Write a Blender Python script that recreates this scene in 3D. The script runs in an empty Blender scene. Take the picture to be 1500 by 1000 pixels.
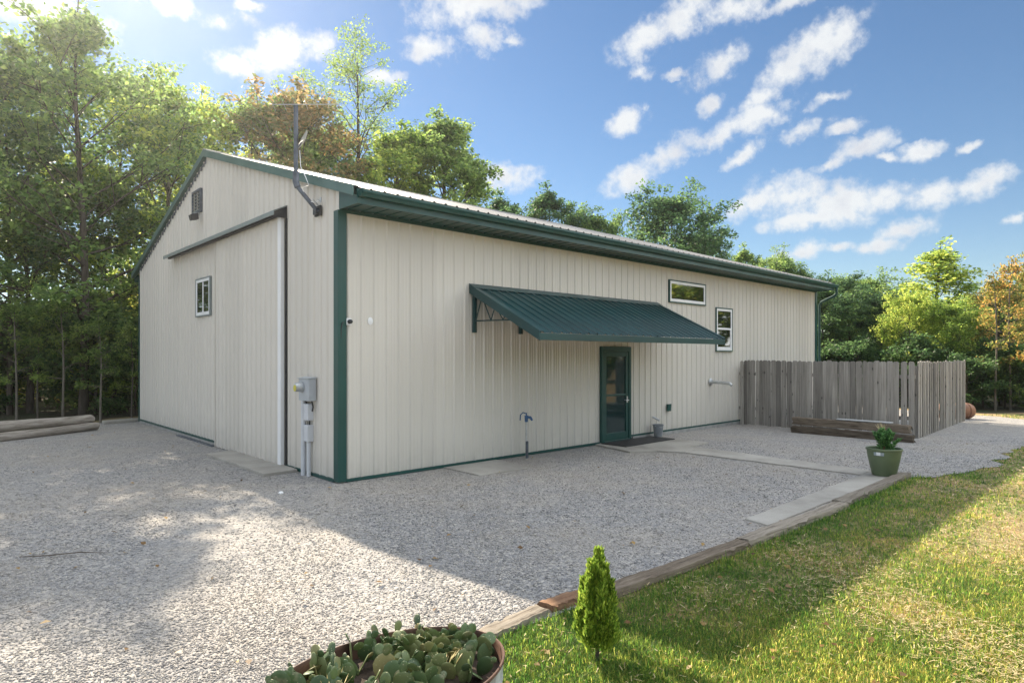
import bpy, math, random
import numpy as np
from mathutils import Vector, Matrix
R = math.radians
random.seed(7)
sc = bpy.context.scene
COL = sc.collection

# ------------------------------------------------------------------ helpers
CAM = Vector((-4.609, -8.823, 1.939)); YAW = 0.82145; FPX = 923.4
FW = Vector((math.cos(YAW), math.sin(YAW), 0)); RT = Vector((math.sin(YAW), -math.cos(YAW), 0))
def at(px, t, z=0.0):
    """a place on the ground: bearing as a column of the 1500 px photo, t metres ahead of the camera"""
    p = CAM + FW * t + RT * ((px - 750) / FPX * t)
    return Vector((p.x, p.y, z))
def top(py, t):
    return CAM.z + (521.3 - py) * t / FPX

def tag(o, label=None, cat=None, group=None, kind=None):
    if label: o['label'] = label
    if cat: o['category'] = cat
    if group: o['group'] = group
    if kind: o['kind'] = kind
    return o
def empty(name, loc, label, cat, group=None, rz=0):
    o = bpy.data.objects.new(name, None); COL.objects.link(o)
    o.location = loc; o.rotation_euler.z = rz; o.empty_display_size = .1
    return tag(o, label, cat, group)

class MB:
    def __init__(s): s.V = []; s.F = []
    def add(s, vs, fs):
        b = len(s.V); s.V += [tuple(v) for v in vs]; s.F += [tuple(b + i for i in f) for f in fs]; return s
    def box(s, a, b):
        x0, y0, z0 = [min(a[i], b[i]) for i in range(3)]; x1, y1, z1 = [max(a[i], b[i]) for i in range(3)]
        return s.add([(x0,y0,z0),(x1,y0,z0),(x1,y1,z0),(x0,y1,z0),(x0,y0,z1),(x1,y0,z1),(x1,y1,z1),(x0,y1,z1)],
                     [(0,3,2,1),(4,5,6,7),(0,1,5,4),(1,2,6,5),(2,3,7,6),(3,0,4,7)])
    def prism(s, poly, d):
        """closed polygon of 3-D points pushed along vector d"""
        n = len(poly); d = Vector(d); P = [Vector(p) for p in poly]
        return s.add(P + [p + d for p in P], [tuple(range(n-1, -1, -1)), tuple(range(n, 2*n))] +
                     [(i, (i+1) % n, n + (i+1) % n, n + i) for i in range(n)])
    def tube(s, path, rad, n=10, cap=True, sq=None):
        P = [Vector(p) for p in path]; m = len(P)
        rs = rad if isinstance(rad, (list, tuple)) else [rad] * m
        u = None; vs = []
        for i in range(m):
            t = (P[min(i+1, m-1)] - P[max(i-1, 0)]).normalized()
            if u is None:
                u = t.orthogonal().normalized()
            else:
                u = (u - t * u.dot(t)).normalized()
            w = t.cross(u)
            for k in range(n):
                a = 2 * math.pi * (k + .5) / n
                vs.append(P[i] + (u * math.cos(a) + w * math.sin(a)) * rs[i])
        fs = [(i*n+k, i*n+(k+1) % n, (i+1)*n+(k+1) % n, (i+1)*n+k) for i in range(m-1) for k in range(n)]
        if cap: fs += [tuple(range(n-1, -1, -1)), tuple((m-1)*n + k for k in range(n))]
        return s.add(vs, fs)
    def lathe(s, prof, c=(0,0,0), n=28, sx=1, sy=1, M=None):
        """prof: list of (radius, z)"""
        vs = []
        for r, z in prof:
            for k in range(n):
                a = 2*math.pi*k/n; v = Vector((r*sx*math.cos(a), r*sy*math.sin(a), z))
                vs.append((M @ v if M else v) + Vector(c))
        m = len(prof)
        fs = [(i*n+k, i*n+(k+1) % n, (i+1)*n+(k+1) % n, (i+1)*n+k) for i in range(m-1) for k in range(n)]
        return s.add(vs, fs)
    def build(s, name, mat, parent=None, bevel=0, smooth=0, sub=None):
        me = bpy.data.meshes.new(name)
        off = parent.matrix_basis.translation if parent is not None else Vector((0,0,0))
        pp = parent.parent if parent is not None else None
        while pp is not None: off = off + pp.matrix_basis.translation; pp = pp.parent
        me.from_pydata([(v[0]-off.x, v[1]-off.y, v[2]-off.z) for v in s.V], [], s.F)
        me.update()
        import bmesh
        bm = bmesh.new(); bm.from_mesh(me)
        bmesh.ops.recalc_face_normals(bm, faces=bm.faces); bm.to_mesh(me); bm.free()
        me.materials.append(mat)
        o = bpy.data.objects.new(name, me); COL.objects.link(o)
        if parent is not None: o.parent = parent
        if smooth:
            for p in me.polygons: p.use_smooth = True
            me.set_sharp_from_angle(angle=R(smooth))
        if bevel:
            b = o.modifiers.new('bevel', 'BEVEL'); b.width = bevel; b.segments = 2; b.limit_method = 'ANGLE'; b.angle_limit = R(40)
        return o

def np_mesh(name, verts, faces_n, mat, parent=None, loc=None, nper=4, smooth=False):
    """verts (N,3) ; consecutive nper verts make a face when faces_n is None, else an index array (M,nper)"""
    me = bpy.data.meshes.new(name)
    v = np.ascontiguousarray(verts, dtype=np.float32)
    idx = np.arange(len(v), dtype=np.int32).reshape(-1, nper) if faces_n is None else np.ascontiguousarray(faces_n, dtype=np.int32)
    me.vertices.add(len(v)); me.vertices.foreach_set('co', v.ravel())
    m, k = idx.shape
    me.loops.add(m*k); me.loops.foreach_set('vertex_index', idx.ravel())
    me.polygons.add(m); me.polygons.foreach_set('loop_start', np.arange(0, m*k, k, dtype=np.int32))
    if smooth: me.polygons.foreach_set('use_smooth', np.ones(m, dtype=bool))
    me.update(calc_edges=True)
    if mat: me.materials.append(mat)
    if mat is False: return me
    o = bpy.data.objects.new(name, me); COL.objects.link(o)
    if parent is not None: o.parent = parent
    if loc is not None: o.location = loc
    return o

# ------------------------------------------------------------------ materials
class NT:
    def __init__(s, name):
        s.m = bpy.data.materials.new(name); s.m.use_nodes = True
        s.t = s.m.node_tree; s.n = s.t.nodes; s.l = s.t.links
        s.b = s.n['Principled BSDF']; s.out = s.n['Material Output']
    def node(s, typ, **kw):
        n = s.n.new(typ)
        for k, v in kw.items():
            if k in n.inputs: n.inputs[k].default_value = v
            else: setattr(n, k, v)
        return n
    def link(s, a, b): s.l.new(a, b)
    def coord(s, scale=(1,1,1), which='Object'):
        tc = s.node('ShaderNodeTexCoord'); mp = s.node('ShaderNodeMapping'); mp.inputs['Scale'].default_value = scale
        s.link(tc.outputs[which], mp.inputs[0]); return mp.outputs[0]
    def noise(s, vec, scale, detail=4, rough=.55):
        n = s.node('ShaderNodeTexNoise'); n.inputs['Scale'].default_value = scale; n.inputs['Detail'].default_value = detail
        n.inputs['Roughness'].default_value = rough; s.link(vec, n.inputs['Vector']); return n
    def ramp(s, fac, stops, interp='LINEAR'):
        r = s.node('ShaderNodeValToRGB'); cr = r.color_ramp; cr.interpolation = interp
        while len(cr.elements) > 1: cr.elements.remove(cr.elements[-1])
        for i, (p, c) in enumerate(stops):
            e = cr.elements[0] if i == 0 else cr.elements.new(p)
            e.position = p; e.color = (*c, 1) if len(c) == 3 else c
        s.link(fac, r.inputs[0]); return r.outputs[0]
    def mix(s, fac, a, b, mode='MIX'):
        m = s.node('ShaderNodeMix', data_type='RGBA', blend_type=mode)
        for inp, v in ((m.inputs[0], fac), (m.inputs[6], a), (m.inputs[7], b)):
            if isinstance(v, (int, float)): inp.default_value = v
            elif isinstance(v, tuple): inp.default_value = (*v, 1)
            else: s.link(v, inp)
        return m.outputs[2]
    def math(s, op, a, b=0.0, clamp=False):
        m = s.node('ShaderNodeMath', operation=op); m.use_clamp = clamp
        for i, v in enumerate((a, b)):
            if isinstance(v, (int, float)): m.inputs[i].default_value = v
            else: s.link(v, m.inputs[i])
        return m.outputs[0]
    def bump(s, h, strength=.4, dist=.01):
        b = s.node('ShaderNodeBump'); b.inputs['Strength'].default_value = strength; b.inputs['Distance'].default_value = dist
        s.link(h, b.inputs['Height']); s.link(b.outputs[0], s.b.inputs['Normal']); return b

def simple(name, c, rough=.5, metal=0, var=.12, scale=6, bump=0, spec=None):
    k = NT(name); co = k.coord(); n = k.noise(co, scale, 5)
    lo = tuple(x*(1-var) for x in c); hi = tuple(min(1, x*(1+var)) for x in c)
    k.link(k.ramp(n.outputs[0], [(.3, lo), (.7, hi)]), k.b.inputs['Base Color'])
    k.b.inputs['Metallic'].default_value = metal
    r = k.noise(co, scale*2.3, 3)
    k.link(k.math('ADD', k.math('MULTIPLY', r.outputs[0], .2), rough-.1), k.b.inputs['Roughness'])
    if spec is not None: k.b.inputs['Specular IOR Level'].default_value = spec
    if bump: k.bump(k.noise(co, scale*8, 4).outputs[0], .5, bump)
    return k.m

def siding(name, c):
    """painted steel sheet: each 0.91 m sheet a shade of its own, faint dirt and streaks"""
    k = NT(name); co = k.coord()
    sp = k.node('ShaderNodeSeparateXYZ'); k.link(co, sp.inputs[0])
    run = k.math('ADD', sp.outputs[0], sp.outputs[1])
    sheet = k.math('FLOOR', k.math('DIVIDE', run, .9144))
    wn = k.node('ShaderNodeTexWhiteNoise', noise_dimensions='1D'); k.link(sheet, wn.inputs['W'])
    big = k.noise(co, .35, 3); streak = k.noise(k.coord((9, 9, .25)), 1.0, 4)
    f = k.math('ADD', k.math('MULTIPLY', wn.outputs[0], .55), k.math('ADD', k.math('MULTIPLY', big.outputs[0], .3), k.math('MULTIPLY', streak.outputs[0], .08)))
    col = k.ramp(f, [(.2, tuple(x*.94 for x in c)), (.8, tuple(min(1, x*1.03) for x in c))])
    # splash dirt: a band of dust close to the bottom, broken by noise
    low = k.math('SUBTRACT', 1.0, k.math('DIVIDE', sp.outputs[2], .75), True)
    dirt = k.math('MULTIPLY', k.math('MULTIPLY', low, low), k.math('MULTIPLY', k.noise(co, 5, 6).outputs[0], .7), True)
    col = k.mix(dirt, col, (.33, .31, .28))
    k.link(col, k.b.inputs['Base Color'])
    k.b.inputs['Roughness'].default_value = .42; k.b.inputs['Specular IOR Level'].default_value = .4
    k.bump(k.noise(k.coord((1, 1, .5)), 2.2, 2).outputs[0], .12, .03)
    return k.m

def wood(name, a, b, dark, grain=(14, 14, .8), rough=.85, knots=True):
    k = NT(name); oi = k.node('ShaderNodeObjectInfo')
    tc = k.node('ShaderNodeTexCoord'); ad = k.node('ShaderNodeVectorMath', operation='MULTIPLY_ADD')
    cmb = k.node('ShaderNodeCombineXYZ')
    for i in range(3): k.link(oi.outputs['Random'], cmb.inputs[i])
    ad.inputs[1].default_value = (37, 53, 71); k.link(cmb.outputs[0], ad.inputs[0]); k.link(tc.outputs['Object'], ad.inputs[2])
    mp = k.node('ShaderNodeMapping'); mp.inputs['Scale'].default_value = grain; k.link(ad.outputs[0], mp.inputs[0])
    n1 = k.noise(mp.outputs[0], 1.6, 8, .65); n2 = k.noise(ad.outputs[0], 1.5, 4)
    col = k.ramp(n1.outputs[0], [(.28, dark), (.46, a), (.75, b)])
    tone = k.math('ADD', .64, k.math('MULTIPLY', oi.outputs['Random'], .66))
    col = k.mix(k.math('MULTIPLY', n2.outputs[0], .45), col, dark)
    hv = k.node('ShaderNodeHueSaturation'); k.link(col, hv.inputs['Color']); k.link(tone, hv.inputs['Value']); col = hv.outputs[0]
    if knots:
        vo = k.node('ShaderNodeTexVoronoi'); vo.inputs['Scale'].default_value = 1.0
        mp2 = k.node('ShaderNodeMapping'); mp2.inputs['Scale'].default_value = (7, 7, 3.2); k.link(ad.outputs[0], mp2.inputs[0]); k.link(mp2.outputs[0], vo.inputs['Vector'])
        kn = k.ramp(vo.outputs['Distance'], [(.07, (1,1,1)), (.16, (0,0,0))])
        col = k.mix(k.math('MULTIPLY', kn, .8), col, tuple(x*.35 for x in dark))
    k.link(col, k.b.inputs['Base Color']); k.b.inputs['Roughness'].default_value = rough; k.b.inputs['Specular IOR Level'].default_value = .2
    k.bump(n1.outputs[0], .7, .012)
    return k.m

def leafmat(name, cols, trans=.5, vary=.3, gain=2.7):
    """leaf blades: a shade per leaf, a drift per clump; lit through from behind"""
    k = NT(name); g = k.node('ShaderNodeNewGeometry'); oi = k.node('ShaderNodeObjectInfo')
    co = k.coord(); n = k.noise(co, .55, 2)
    f = k.math('ADD', k.math('MULTIPLY', g.outputs['Random Per Island'], .5), k.math('MULTIPLY', n.outputs[0], .62))
    f = k.math('ADD', f, k.math('MULTIPLY', k.math('SUBTRACT', oi.outputs['Random'], .5), .22), True)
    col = k.ramp(f, [(.2 + .6*i/(len(cols)-1), c) for i, c in enumerate(cols)])
    hv = k.node('ShaderNodeHueSaturation'); k.link(col, hv.inputs['Color'])
    k.link(k.math('ADD', 1-vary/2, k.math('MULTIPLY', g.outputs['Random Per Island'], vary)), hv.inputs['Value'])
    k.link(hv.outputs[0], k.b.inputs['Base Color'])
    k.b.inputs['Roughness'].default_value = .5; k.b.inputs['Specular IOR Level'].default_value = .35
    tr = k.node('ShaderNodeBsdfTranslucent'); h2 = k.node('ShaderNodeHueSaturation'); h2.inputs['Saturation'].default_value = .92; h2.inputs['Value'].default_value = gain
    k.link(hv.outputs[0], h2.inputs['Color']); k.link(h2.outputs[0], tr.inputs[0])
    mx = k.node('ShaderNodeMixShader'); mx.inputs[0].default_value = trans
    k.link(k.b.outputs[0], mx.inputs[1]); k.link(tr.outputs[0], mx.inputs[2]); k.link(mx.outputs[0], k.out.inputs[0])
    return k.m

M = {}
M['siding'] = siding('siding paint', (.625, .595, .54))
M['green'] = simple('green trim paint', (.009, .062, .055), .42, 0, .14, 1.5)
M['rake'] = simple('rake trim paint', (.06, .125, .112), .4, 0, .12, 1.5)
M['greenroof'] = simple('green awning sheet', (.010, .050, .054), .36, 0, .2, 1.2)
M['slate'] = simple('grey green trim', (.20, .235, .235), .4, 0, .12, 2)
M['roof'] = simple('pale roof steel', (.36, .35, .33), .34, .0, .1, .6)
M['white'] = simple('white vinyl', (.78, .79, .80), .4, 0, .04, 3)
M['dark'] = simple('dark rubber', (.018, .019, .02), .7, 0, .3, 12)
M['black'] = simple('black plastic', (.022, .024, .028), .45, 0, .2, 8)
M['meter'] = simple('meter grey paint', (.40, .43, .46), .45, 0, .08, 5)
M['pvc'] = simple('grey pvc', (.55, .57, .60), .45, 0, .07, 4)
M['galv'] = simple('galvanised steel', (.50, .52, .53), .42, .75, .2, 14)
M['pole'] = simple('dull dark pole', (.10, .115, .14), .5, .4, .3, 9)
M['dish'] = simple('dish grey', (.36, .35, .31), .5, 0, .08, 4)
M['blue'] = simple('blue cast iron', (.03, .09, .20), .45, 0, .2, 10)
M['bucket'] = simple('grey bucket', (.22, .24, .26), .5, .1, .15, 8)
M['yellow'] = simple('yellow tag', (.55, .50, .06), .5)
M['potgreen'] = simple('sage green plastic', (.115, .155, .085), .5, 0, .1, 3)
M['label'] = simple('pot sticker white', (.75, .77, .80), .4)
M['label2'] = simple('pot sticker grey', (.30, .35, .40), .4)
M['soil'] = simple('potting soil', (.045, .030, .02), .95, 0, .5, 25, .02)
M['bark'] = wood('bark', (.085, .07, .055), (.16, .14, .12), (.03, .025, .02), (9, 9, 1.2), .95, False)
M['palebark'] = wood('pale bark', (.15, .135, .11), (.25, .225, .19), (.09, .08, .07), (9, 9, 1.5), .9, False)
M['fence'] = wood('weathered fence', (.32, .30, .27), (.50, .47, .425), (.13, .12, .108), (24, 24, .7))
M['log'] = wood('barkless log', (.30, .27, .235), (.48, .445, .40), (.085, .07, .058), (1.6, 14, 14), .85, False)
M['tie'] = wood('old railway tie', (.15, .12, .09), (.30, .25, .195), (.035, .028, .022), (1.4, 20, 20), .9, False)
M['tiepale'] = wood('pale split timber', (.27, .235, .19), (.43, .39, .33), (.07, .055, .042), (1.2, 22, 22), .9, False)
M['tiered'] = wood('reddish timber', (.25, .145, .085), (.37, .24, .15), (.11, .06, .04), (1.0, 16, 16), .85, False)
M['plank'] = simple('grey white plank', (.45, .46, .46), .7, 0, .1, 5)
M['rustrim'] = simple('dark rusty rim', (.10, .052, .036), .7, 0, .6, 9, .004)
M['rust'] = simple('rust brown', (.17, .075, .042), .75, 0, .45, 7, .006)
M['terracotta'] = simple('rusted drum paint', (.26, .125, .07), .6, 0, .3, 3)
M['block'] = simple('foundation concrete', (.30, .30, .29), .9, 0, .2, 6, .01)

k = NT('galvanised tub'); co = k.coord()
n = k.noise(co, 4, 6); v = k.node('ShaderNodeTexVoronoi'); v.inputs['Scale'].default_value = 22; k.link(co, v.inputs['Vector'])
c = k.mix(.35, k.ramp(n.outputs[0], [(.3, (.26,.28,.31)), (.7, (.50,.53,.56))]), k.ramp(v.outputs['Color'], [(.2, (.3,.32,.35)), (.8, (.55,.57,.6))]))
c = k.mix(k.ramp(k.noise(co, 2.6, 7).outputs[0], [(.56, (0,0,0)), (.66, (1,1,1))]), c, (.20, .10, .06))
k.link(c, k.b.inputs['Base Color']); k.b.inputs['Metallic'].default_value = .3; k.b.inputs['Roughness'].default_value = .5; M['tub'] = k.m

k = NT('window glass'); k.b.inputs['Base Color'].default_value = (.012, .014, .015, 1); k.b.inputs['Roughness'].default_value = .03
k.b.inputs['IOR'].default_value = 2.7; k.bump(k.noise(k.coord(), .9, 1).outputs[0], .05, .05); M['glass'] = k.m
k = NT('door glass'); k.b.inputs['Base Color'].default_value = (.012, .034, .036, 1); k.b.inputs['Roughness'].default_value = .04
k.b.inputs['IOR'].default_value = 1.55; M['doorglass'] = k.m

# gravel: crushed limestone, one shade per stone, dust between
def gravel_cols(k, rnd):
    return k.ramp(rnd, [(0, (.16,.16,.168)), (.25, (.25,.249,.253)), (.55, (.345,.335,.32)), (.85, (.44,.415,.38)), (1, (.58,.54,.48))])
k = NT('gravel'); co = k.coord()
v = k.node('ShaderNodeTexVoronoi'); v.inputs['Scale'].default_value = 30; k.link(co, v.inputs['Vector'])
v2 = k.node('ShaderNodeTexVoronoi'); v2.inputs['Scale'].default_value = 62; k.link(co, v2.inputs['Vector'])
sp = k.node('ShaderNodeSeparateColor'); k.link(v.outputs['Color'], sp.inputs[0])
sp2 = k.node('ShaderNodeSeparateColor'); k.link(v2.outputs['Color'], sp2.inputs[0])
cs = k.mix(.45, gravel_cols(k, sp.outputs[0]), gravel_cols(k, sp2.outputs[1]))
big = k.noise(co, .45, 5, .6); mid = k.noise(co, 2.2, 5)
cs = k.mix(k.ramp(big.outputs[0], [(.42, (0,0,0)), (.68, (.55,.55,.55))]), cs, (.40, .355, .295))
cs = k.mix(k.ramp(mid.outputs[0], [(.35, (.35,.35,.35)), (.6, (0,0,0))]), cs, (.25, .252, .262))
k.link(cs, k.b.inputs['Base Color']); k.b.inputs['Roughness'].default_value = .9; k.b.inputs['Specular IOR Level'].default_value = .25
h = k.math('ADD', k.math('MULTIPLY', v.outputs['Distance'], -1.0), k.math('MULTIPLY', v2.outputs['Distance'], -.5))
k.bump(h, .9, .022); M['gravel'] = k.m
k = NT('gravel stone'); g = k.node('ShaderNodeNewGeometry')
cs = gravel_cols(k, g.outputs['Random Per Island'])
cs = k.mix(k.ramp(k.noise(k.coord(), .45, 5, .6).outputs[0], [(.42, (0,0,0)), (.68, (.55,.55,.55))]), cs, (.44, .385, .32))
k.link(cs, k.b.inputs['Base Color']); k.b.inputs['Roughness'].default_value = .9; k.b.inputs['Specular IOR Level'].default_value = .25; M['stone'] = k.m

# lawn soil: red-brown bare earth with thatch
k = NT('lawn soil'); co = k.coord()
n = k.noise(co, .8, 6, .65); n2 = k.noise(co, 14, 6, .7)
c = k.mix(k.ramp(n.outputs[0], [(.40, (0,0,0)), (.62, (1,1,1))]), (.10, .10, .035), (.36, .20, .11))
c = k.mix(k.math('MULTIPLY', n2.outputs[0], .8), c, (.42, .32, .17))
k.link(c, k.b.inputs['Base Color']); k.b.inputs['Roughness'].default_value = 1; k.bump(n2.outputs[0], .8, .03); M['lawn'] = k.m
# grass blade
k = NT('grass blade'); g = k.node('ShaderNodeNewGeometry'); co = k.coord()
n = k.noise(co, .8, 6, .65); n2 = k.noise(co, 2.6, 4)
sy = k.node('ShaderNodeSeparateXYZ'); k.link(co, sy.inputs[0])
dry = k.math('MULTIPLY', k.math('ADD', k.math('MULTIPLY', sy.outputs[1], -.22), -1.35), 1.0, True)   # drier away from the barn; also paints in the lit lawn's brightness
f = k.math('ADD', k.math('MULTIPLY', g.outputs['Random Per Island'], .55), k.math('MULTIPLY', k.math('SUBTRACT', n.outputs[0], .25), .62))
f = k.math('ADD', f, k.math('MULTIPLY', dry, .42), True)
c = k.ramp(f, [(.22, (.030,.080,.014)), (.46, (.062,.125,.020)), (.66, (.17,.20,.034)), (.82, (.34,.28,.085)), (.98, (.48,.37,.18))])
k.link(c, k.b.inputs['Base Color']); k.b.inputs['Roughness'].default_value = .55; k.b.inputs['Specular IOR Level'].default_value = .3
tr = k.node('ShaderNodeBsdfTranslucent'); h2 = k.node('ShaderNodeHueSaturation'); h2.inputs['Value'].default_value = 3.4; k.link(c, h2.inputs['Color']); k.link(h2.outputs[0], tr.inputs[0])
mx = k.node('ShaderNodeMixShader'); mx.inputs[0].default_value = .58
k.link(k.b.outputs[0], mx.inputs[1]); k.link(tr.outputs[0], mx.inputs[2]); k.link(mx.outputs[0], k.out.inputs[0]); M['blade'] = k.m
k = NT('thatch'); g = k.node('ShaderNodeNewGeometry')
k.link(k.ramp(g.outputs['Random Per Island'], [(0, (.22,.17,.08)), (.5, (.40,.32,.16)), (1, (.56,.46,.26))]), k.b.inputs['Base Color']); k.b.inputs['Roughness'].default_value = .7; M['thatch'] = k.m
# concrete
k = NT('old concrete'); co = k.coord(); n = k.noise(co, 1.2, 7, .65); n2 = k.noise(co, 40, 4)
c = k.ramp(n.outputs[0], [(.3, (.25,.235,.21)), (.55, (.38,.36,.32)), (.75, (.46,.44,.40))])
c = k.mix(k.math('MULTIPLY', n2.outputs[0], .35), c, (.22, .21, .19))
k.link(c, k.b.inputs['Base Color']); k.b.inputs['Roughness'].default_value = .9; k.bump(n2.outputs[0], .4, .006); M['concrete'] = k.m
# cactus
k = NT('prickly pear skin'); co = k.coord(); g = k.node('ShaderNodeNewGeometry')
v = k.node('ShaderNodeTexVoronoi'); v.inputs['Scale'].default_value = 55; k.link(co, v.inputs['Vector'])
c = k.ramp(g.outputs['Random Per Island'], [(.1, (.042,.078,.030)), (.45, (.08,.128,.045)), (.8, (.15,.175,.068)), (1, (.28,.23,.10))])
c = k.mix(k.ramp(v.outputs['Distance'], [(.09, (1,1,1)), (.17, (0,0,0))]), c, (.34, .33, .20))
c = k.mix(k.ramp(k.noise(co, 12, 4).outputs[0], [(.58, (0,0,0)), (.75, (.7,.7,.7))]), c, (.30, .27, .17))
k.link(c, k.b.inputs['Base Color']); k.b.inputs['Roughness'].default_value = .5; M['cactus'] = k.m
M['cypress'] = leafmat('cypress sprays', [(.05,.11,.010), (.13,.23,.018), (.26,.33,.034)], .46, .5, 1.9)
M['potplant'] = leafmat('dwarf conifer sprays', [(.035,.10,.03), (.07,.17,.05), (.12,.23,.07)], .45, .4)
M['drygrass'] = leafmat('straw', [(.30,.25,.12), (.40,.34,.18), (.46,.40,.24)], .3)
M['deadleaf'] = leafmat('dead leaves', [(.13,.07,.03), (.24,.14,.05), (.36,.24,.08)], .3, .5, 1.3)
LEAF = dict(
    green=leafmat('leaves green', [(.040,.082,.022), (.08,.135,.032), (.15,.20,.042)], .57, .3, 3.0),
    deep=leafmat('leaves deep green', [(.024,.058,.022), (.046,.095,.032), (.085,.14,.042)], .5),
    lime=leafmat('leaves yellow green', [(.06,.12,.02), (.14,.21,.03), (.27,.29,.044)], .58, .3, 3.0),
    gold=leafmat('leaves turning gold', [(.09,.13,.02), (.23,.23,.03), (.42,.32,.05)], .55),
    orange=leafmat('leaves turning orange', [(.07,.11,.022), (.11,.14,.028), (.19,.17,.032), (.34,.18,.038)], .55),
    brown=leafmat('leaves turning brown', [(.05,.08,.024), (.095,.11,.035), (.15,.125,.04), (.22,.135,.045)], .5),
)

def leaf_quads(rng, P, size, up=.75, aspect=.62):
    """one folded leaf blade per point"""
    N = len(P); n = rng.normal(0, 1, (N, 3)); n[:, 2] += up*2; n /= np.linalg.norm(n, axis=1)[:, None]
    d = np.cross(n, rng.normal(0, 1, (N, 3))); d /= np.linalg.norm(d, axis=1)[:, None]; s = np.cross(n, d)
    l = (size*(.55+.9*rng.random(N)))[:, None]; w = l*aspect*.5
    drop = n*l*.12
    return np.stack([P-d*l*.5, P+s*w+drop, P+d*l*.5, P-s*w+drop], 1).reshape(-1, 3)


# ------------------------------------------------------------------ ground
def sheet(name, pts, z, mat, label=None):
    mb = MB(); mb.add([(x, y, z) for x, y in pts], [tuple(range(len(pts)))])
    o = mb.build(name, mat); o['kind'] = 'structure'
    return o
rg = random.Random(3)
sheet('ground', [(-140,-140),(140,-140),(140,140),(-140,140)], -.012, M['lawn'])
edge = [(-40,-30),(-2.75,-30),(-2.55,-6.6),(-2.1,-5.9),(-1.8,-5.55),(-.6,-5.62),(1.4,-5.72),(6.9,-5.78)]
x = 6.9
for i in range(34):
    x += .38; base = -5.9 - .5*min(1, max(0, (x-7)/1.5)) + max(0, (x-15)*.14)
    edge.append((x, base + rg.uniform(-.16, .16)))
edge += [(20.6,-4.6),(21.2,-1.5),(21,4),(20.4,13),(12,15),(3,14.3),(-.4,13.6),(-1.4,12.1),(-3.6,10.6),(-6.5,9.0),(-40,-2)]
sheet('gravel_lot', edge, 0, M['gravel'])

k = NT('leaf litter'); co = k.coord(); n = k.noise(co, 9, 8, .7); n2 = k.noise(co, .7, 4)
c = k.mix(k.ramp(n2.outputs[0], [(.4, (0,0,0)), (.65, (1,1,1))]), k.ramp(n.outputs[0], [(.3, (.025,.02,.014)), (.55, (.075,.055,.032)), (.75, (.14,.10,.055))]), (.045, .065, .02))
k.link(c, k.b.inputs['Base Color']); k.b.inputs['Roughness'].default_value = 1; k.bump(n.outputs[0], .8, .05); M['litter'] = k.m
sheet('forest_floor', [(-120,-20),(-40,-1),(-6.5,9.6),(-3.6,11.1),(-1.6,12.6),(-.4,14.2),(3,14.9),(12,15.6),(21.2,13.6),(21.8,4),(22.0,-1.5),(21.6,-4.0),(28,-8),(60,-14),(135,-20),(135,135),(-120,135)], -.006, M['litter'])

def in_poly(P, poly):
    x, y = P[:, 0], P[:, 1]; c = np.zeros(len(P), bool); n = len(poly)
    for i in range(n):
        x0, y0 = poly[i]; x1, y1 = poly[i-1]
        with np.errstate(divide='ignore', invalid='ignore'):
            t = ((y0 > y) != (y1 > y)) & (x < (x1-x0)*(y-y0)/(y1-y0+1e-12)+x0)
        c ^= t
    return c
def view_pts(rng, n, t0, t1, power, lo=-60, hi=1560):
    """points on the ground in the wedge the photo covers, denser close by"""
    t = (t0**(1-power) + rng.random(n)*(t1**(1-power)-t0**(1-power)))**(1/(1-power))
    px = lo + rng.random(n)*(hi-lo)
    X = (px-750)/FPX*t
    return np.stack([CAM.x+RT.x*X+FW.x*t, CAM.y+RT.y*X+FW.y*t], 1), t

slabs = [[(-.62,4.15),(-.05,4.35),(-.05,1.35),(-.62,1.30)], [(1.95,-.06),(3.15,-.06),(3.0,-1.05),(1.93,-1.0)],
         [(6.0,-.06),(8.05,-.06),(8.1,-1.55),(7.25,-1.62),(6.9,-1.95),(6.45,-2.0),(6.2,-1.5),(5.7,-1.2)],
         [(6.47,-2.0),(7.3,-1.63),(7.0,-5.2),(6.5,-5.2)], [(2.5,-5.24),(7.05,-5.2),(7.05,-5.58),(2.4,-5.56)]]
for nm, pts, zz in (('concrete_apron', slabs[0], .05), ('concrete_pad', slabs[1], .022), ('concrete_landing', slabs[2], .035), ('concrete_path', slabs[3], .026), ('concrete_path', slabs[4], .022)):
    pp = []
    for i in range(len(pts)):                      # worn, slightly ragged slab edges
        a, b = Vector(pts[i]), Vector(pts[(i+1) % len(pts)]); m = max(2, int((b-a).length/.22))
        for j in range(m): q = a.lerp(b, j/m); pp.append((q.x+rg.uniform(-.014,.014), q.y+rg.uniform(-.014,.014), -.03))
    o = MB().prism(pp, (0, 0, zz+.03)).build(nm, M['concrete'], None, .008); o['kind'] = 'structure'

# loose stones close to the camera
rng = np.random.default_rng(5)
P, t = view_pts(rng, 150000, 3.3, 14.5, 1.8)
ok = in_poly(P, edge) & (P[:, 0] < 30)
for s in slabs: ok &= ~in_poly(P, s) | (rng.random(len(P)) < .012)
ok &= ~((P[:, 0] > -.12) & (P[:, 1] > -.1))
def drift(P, seed, k0, n=18):
    r = np.random.default_rng(seed); v = np.zeros(len(P))
    for _ in range(n):
        k = r.normal(0, k0, 2); v += np.cos(P @ k + r.random()*6.28)
    return v/n**.5
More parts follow.
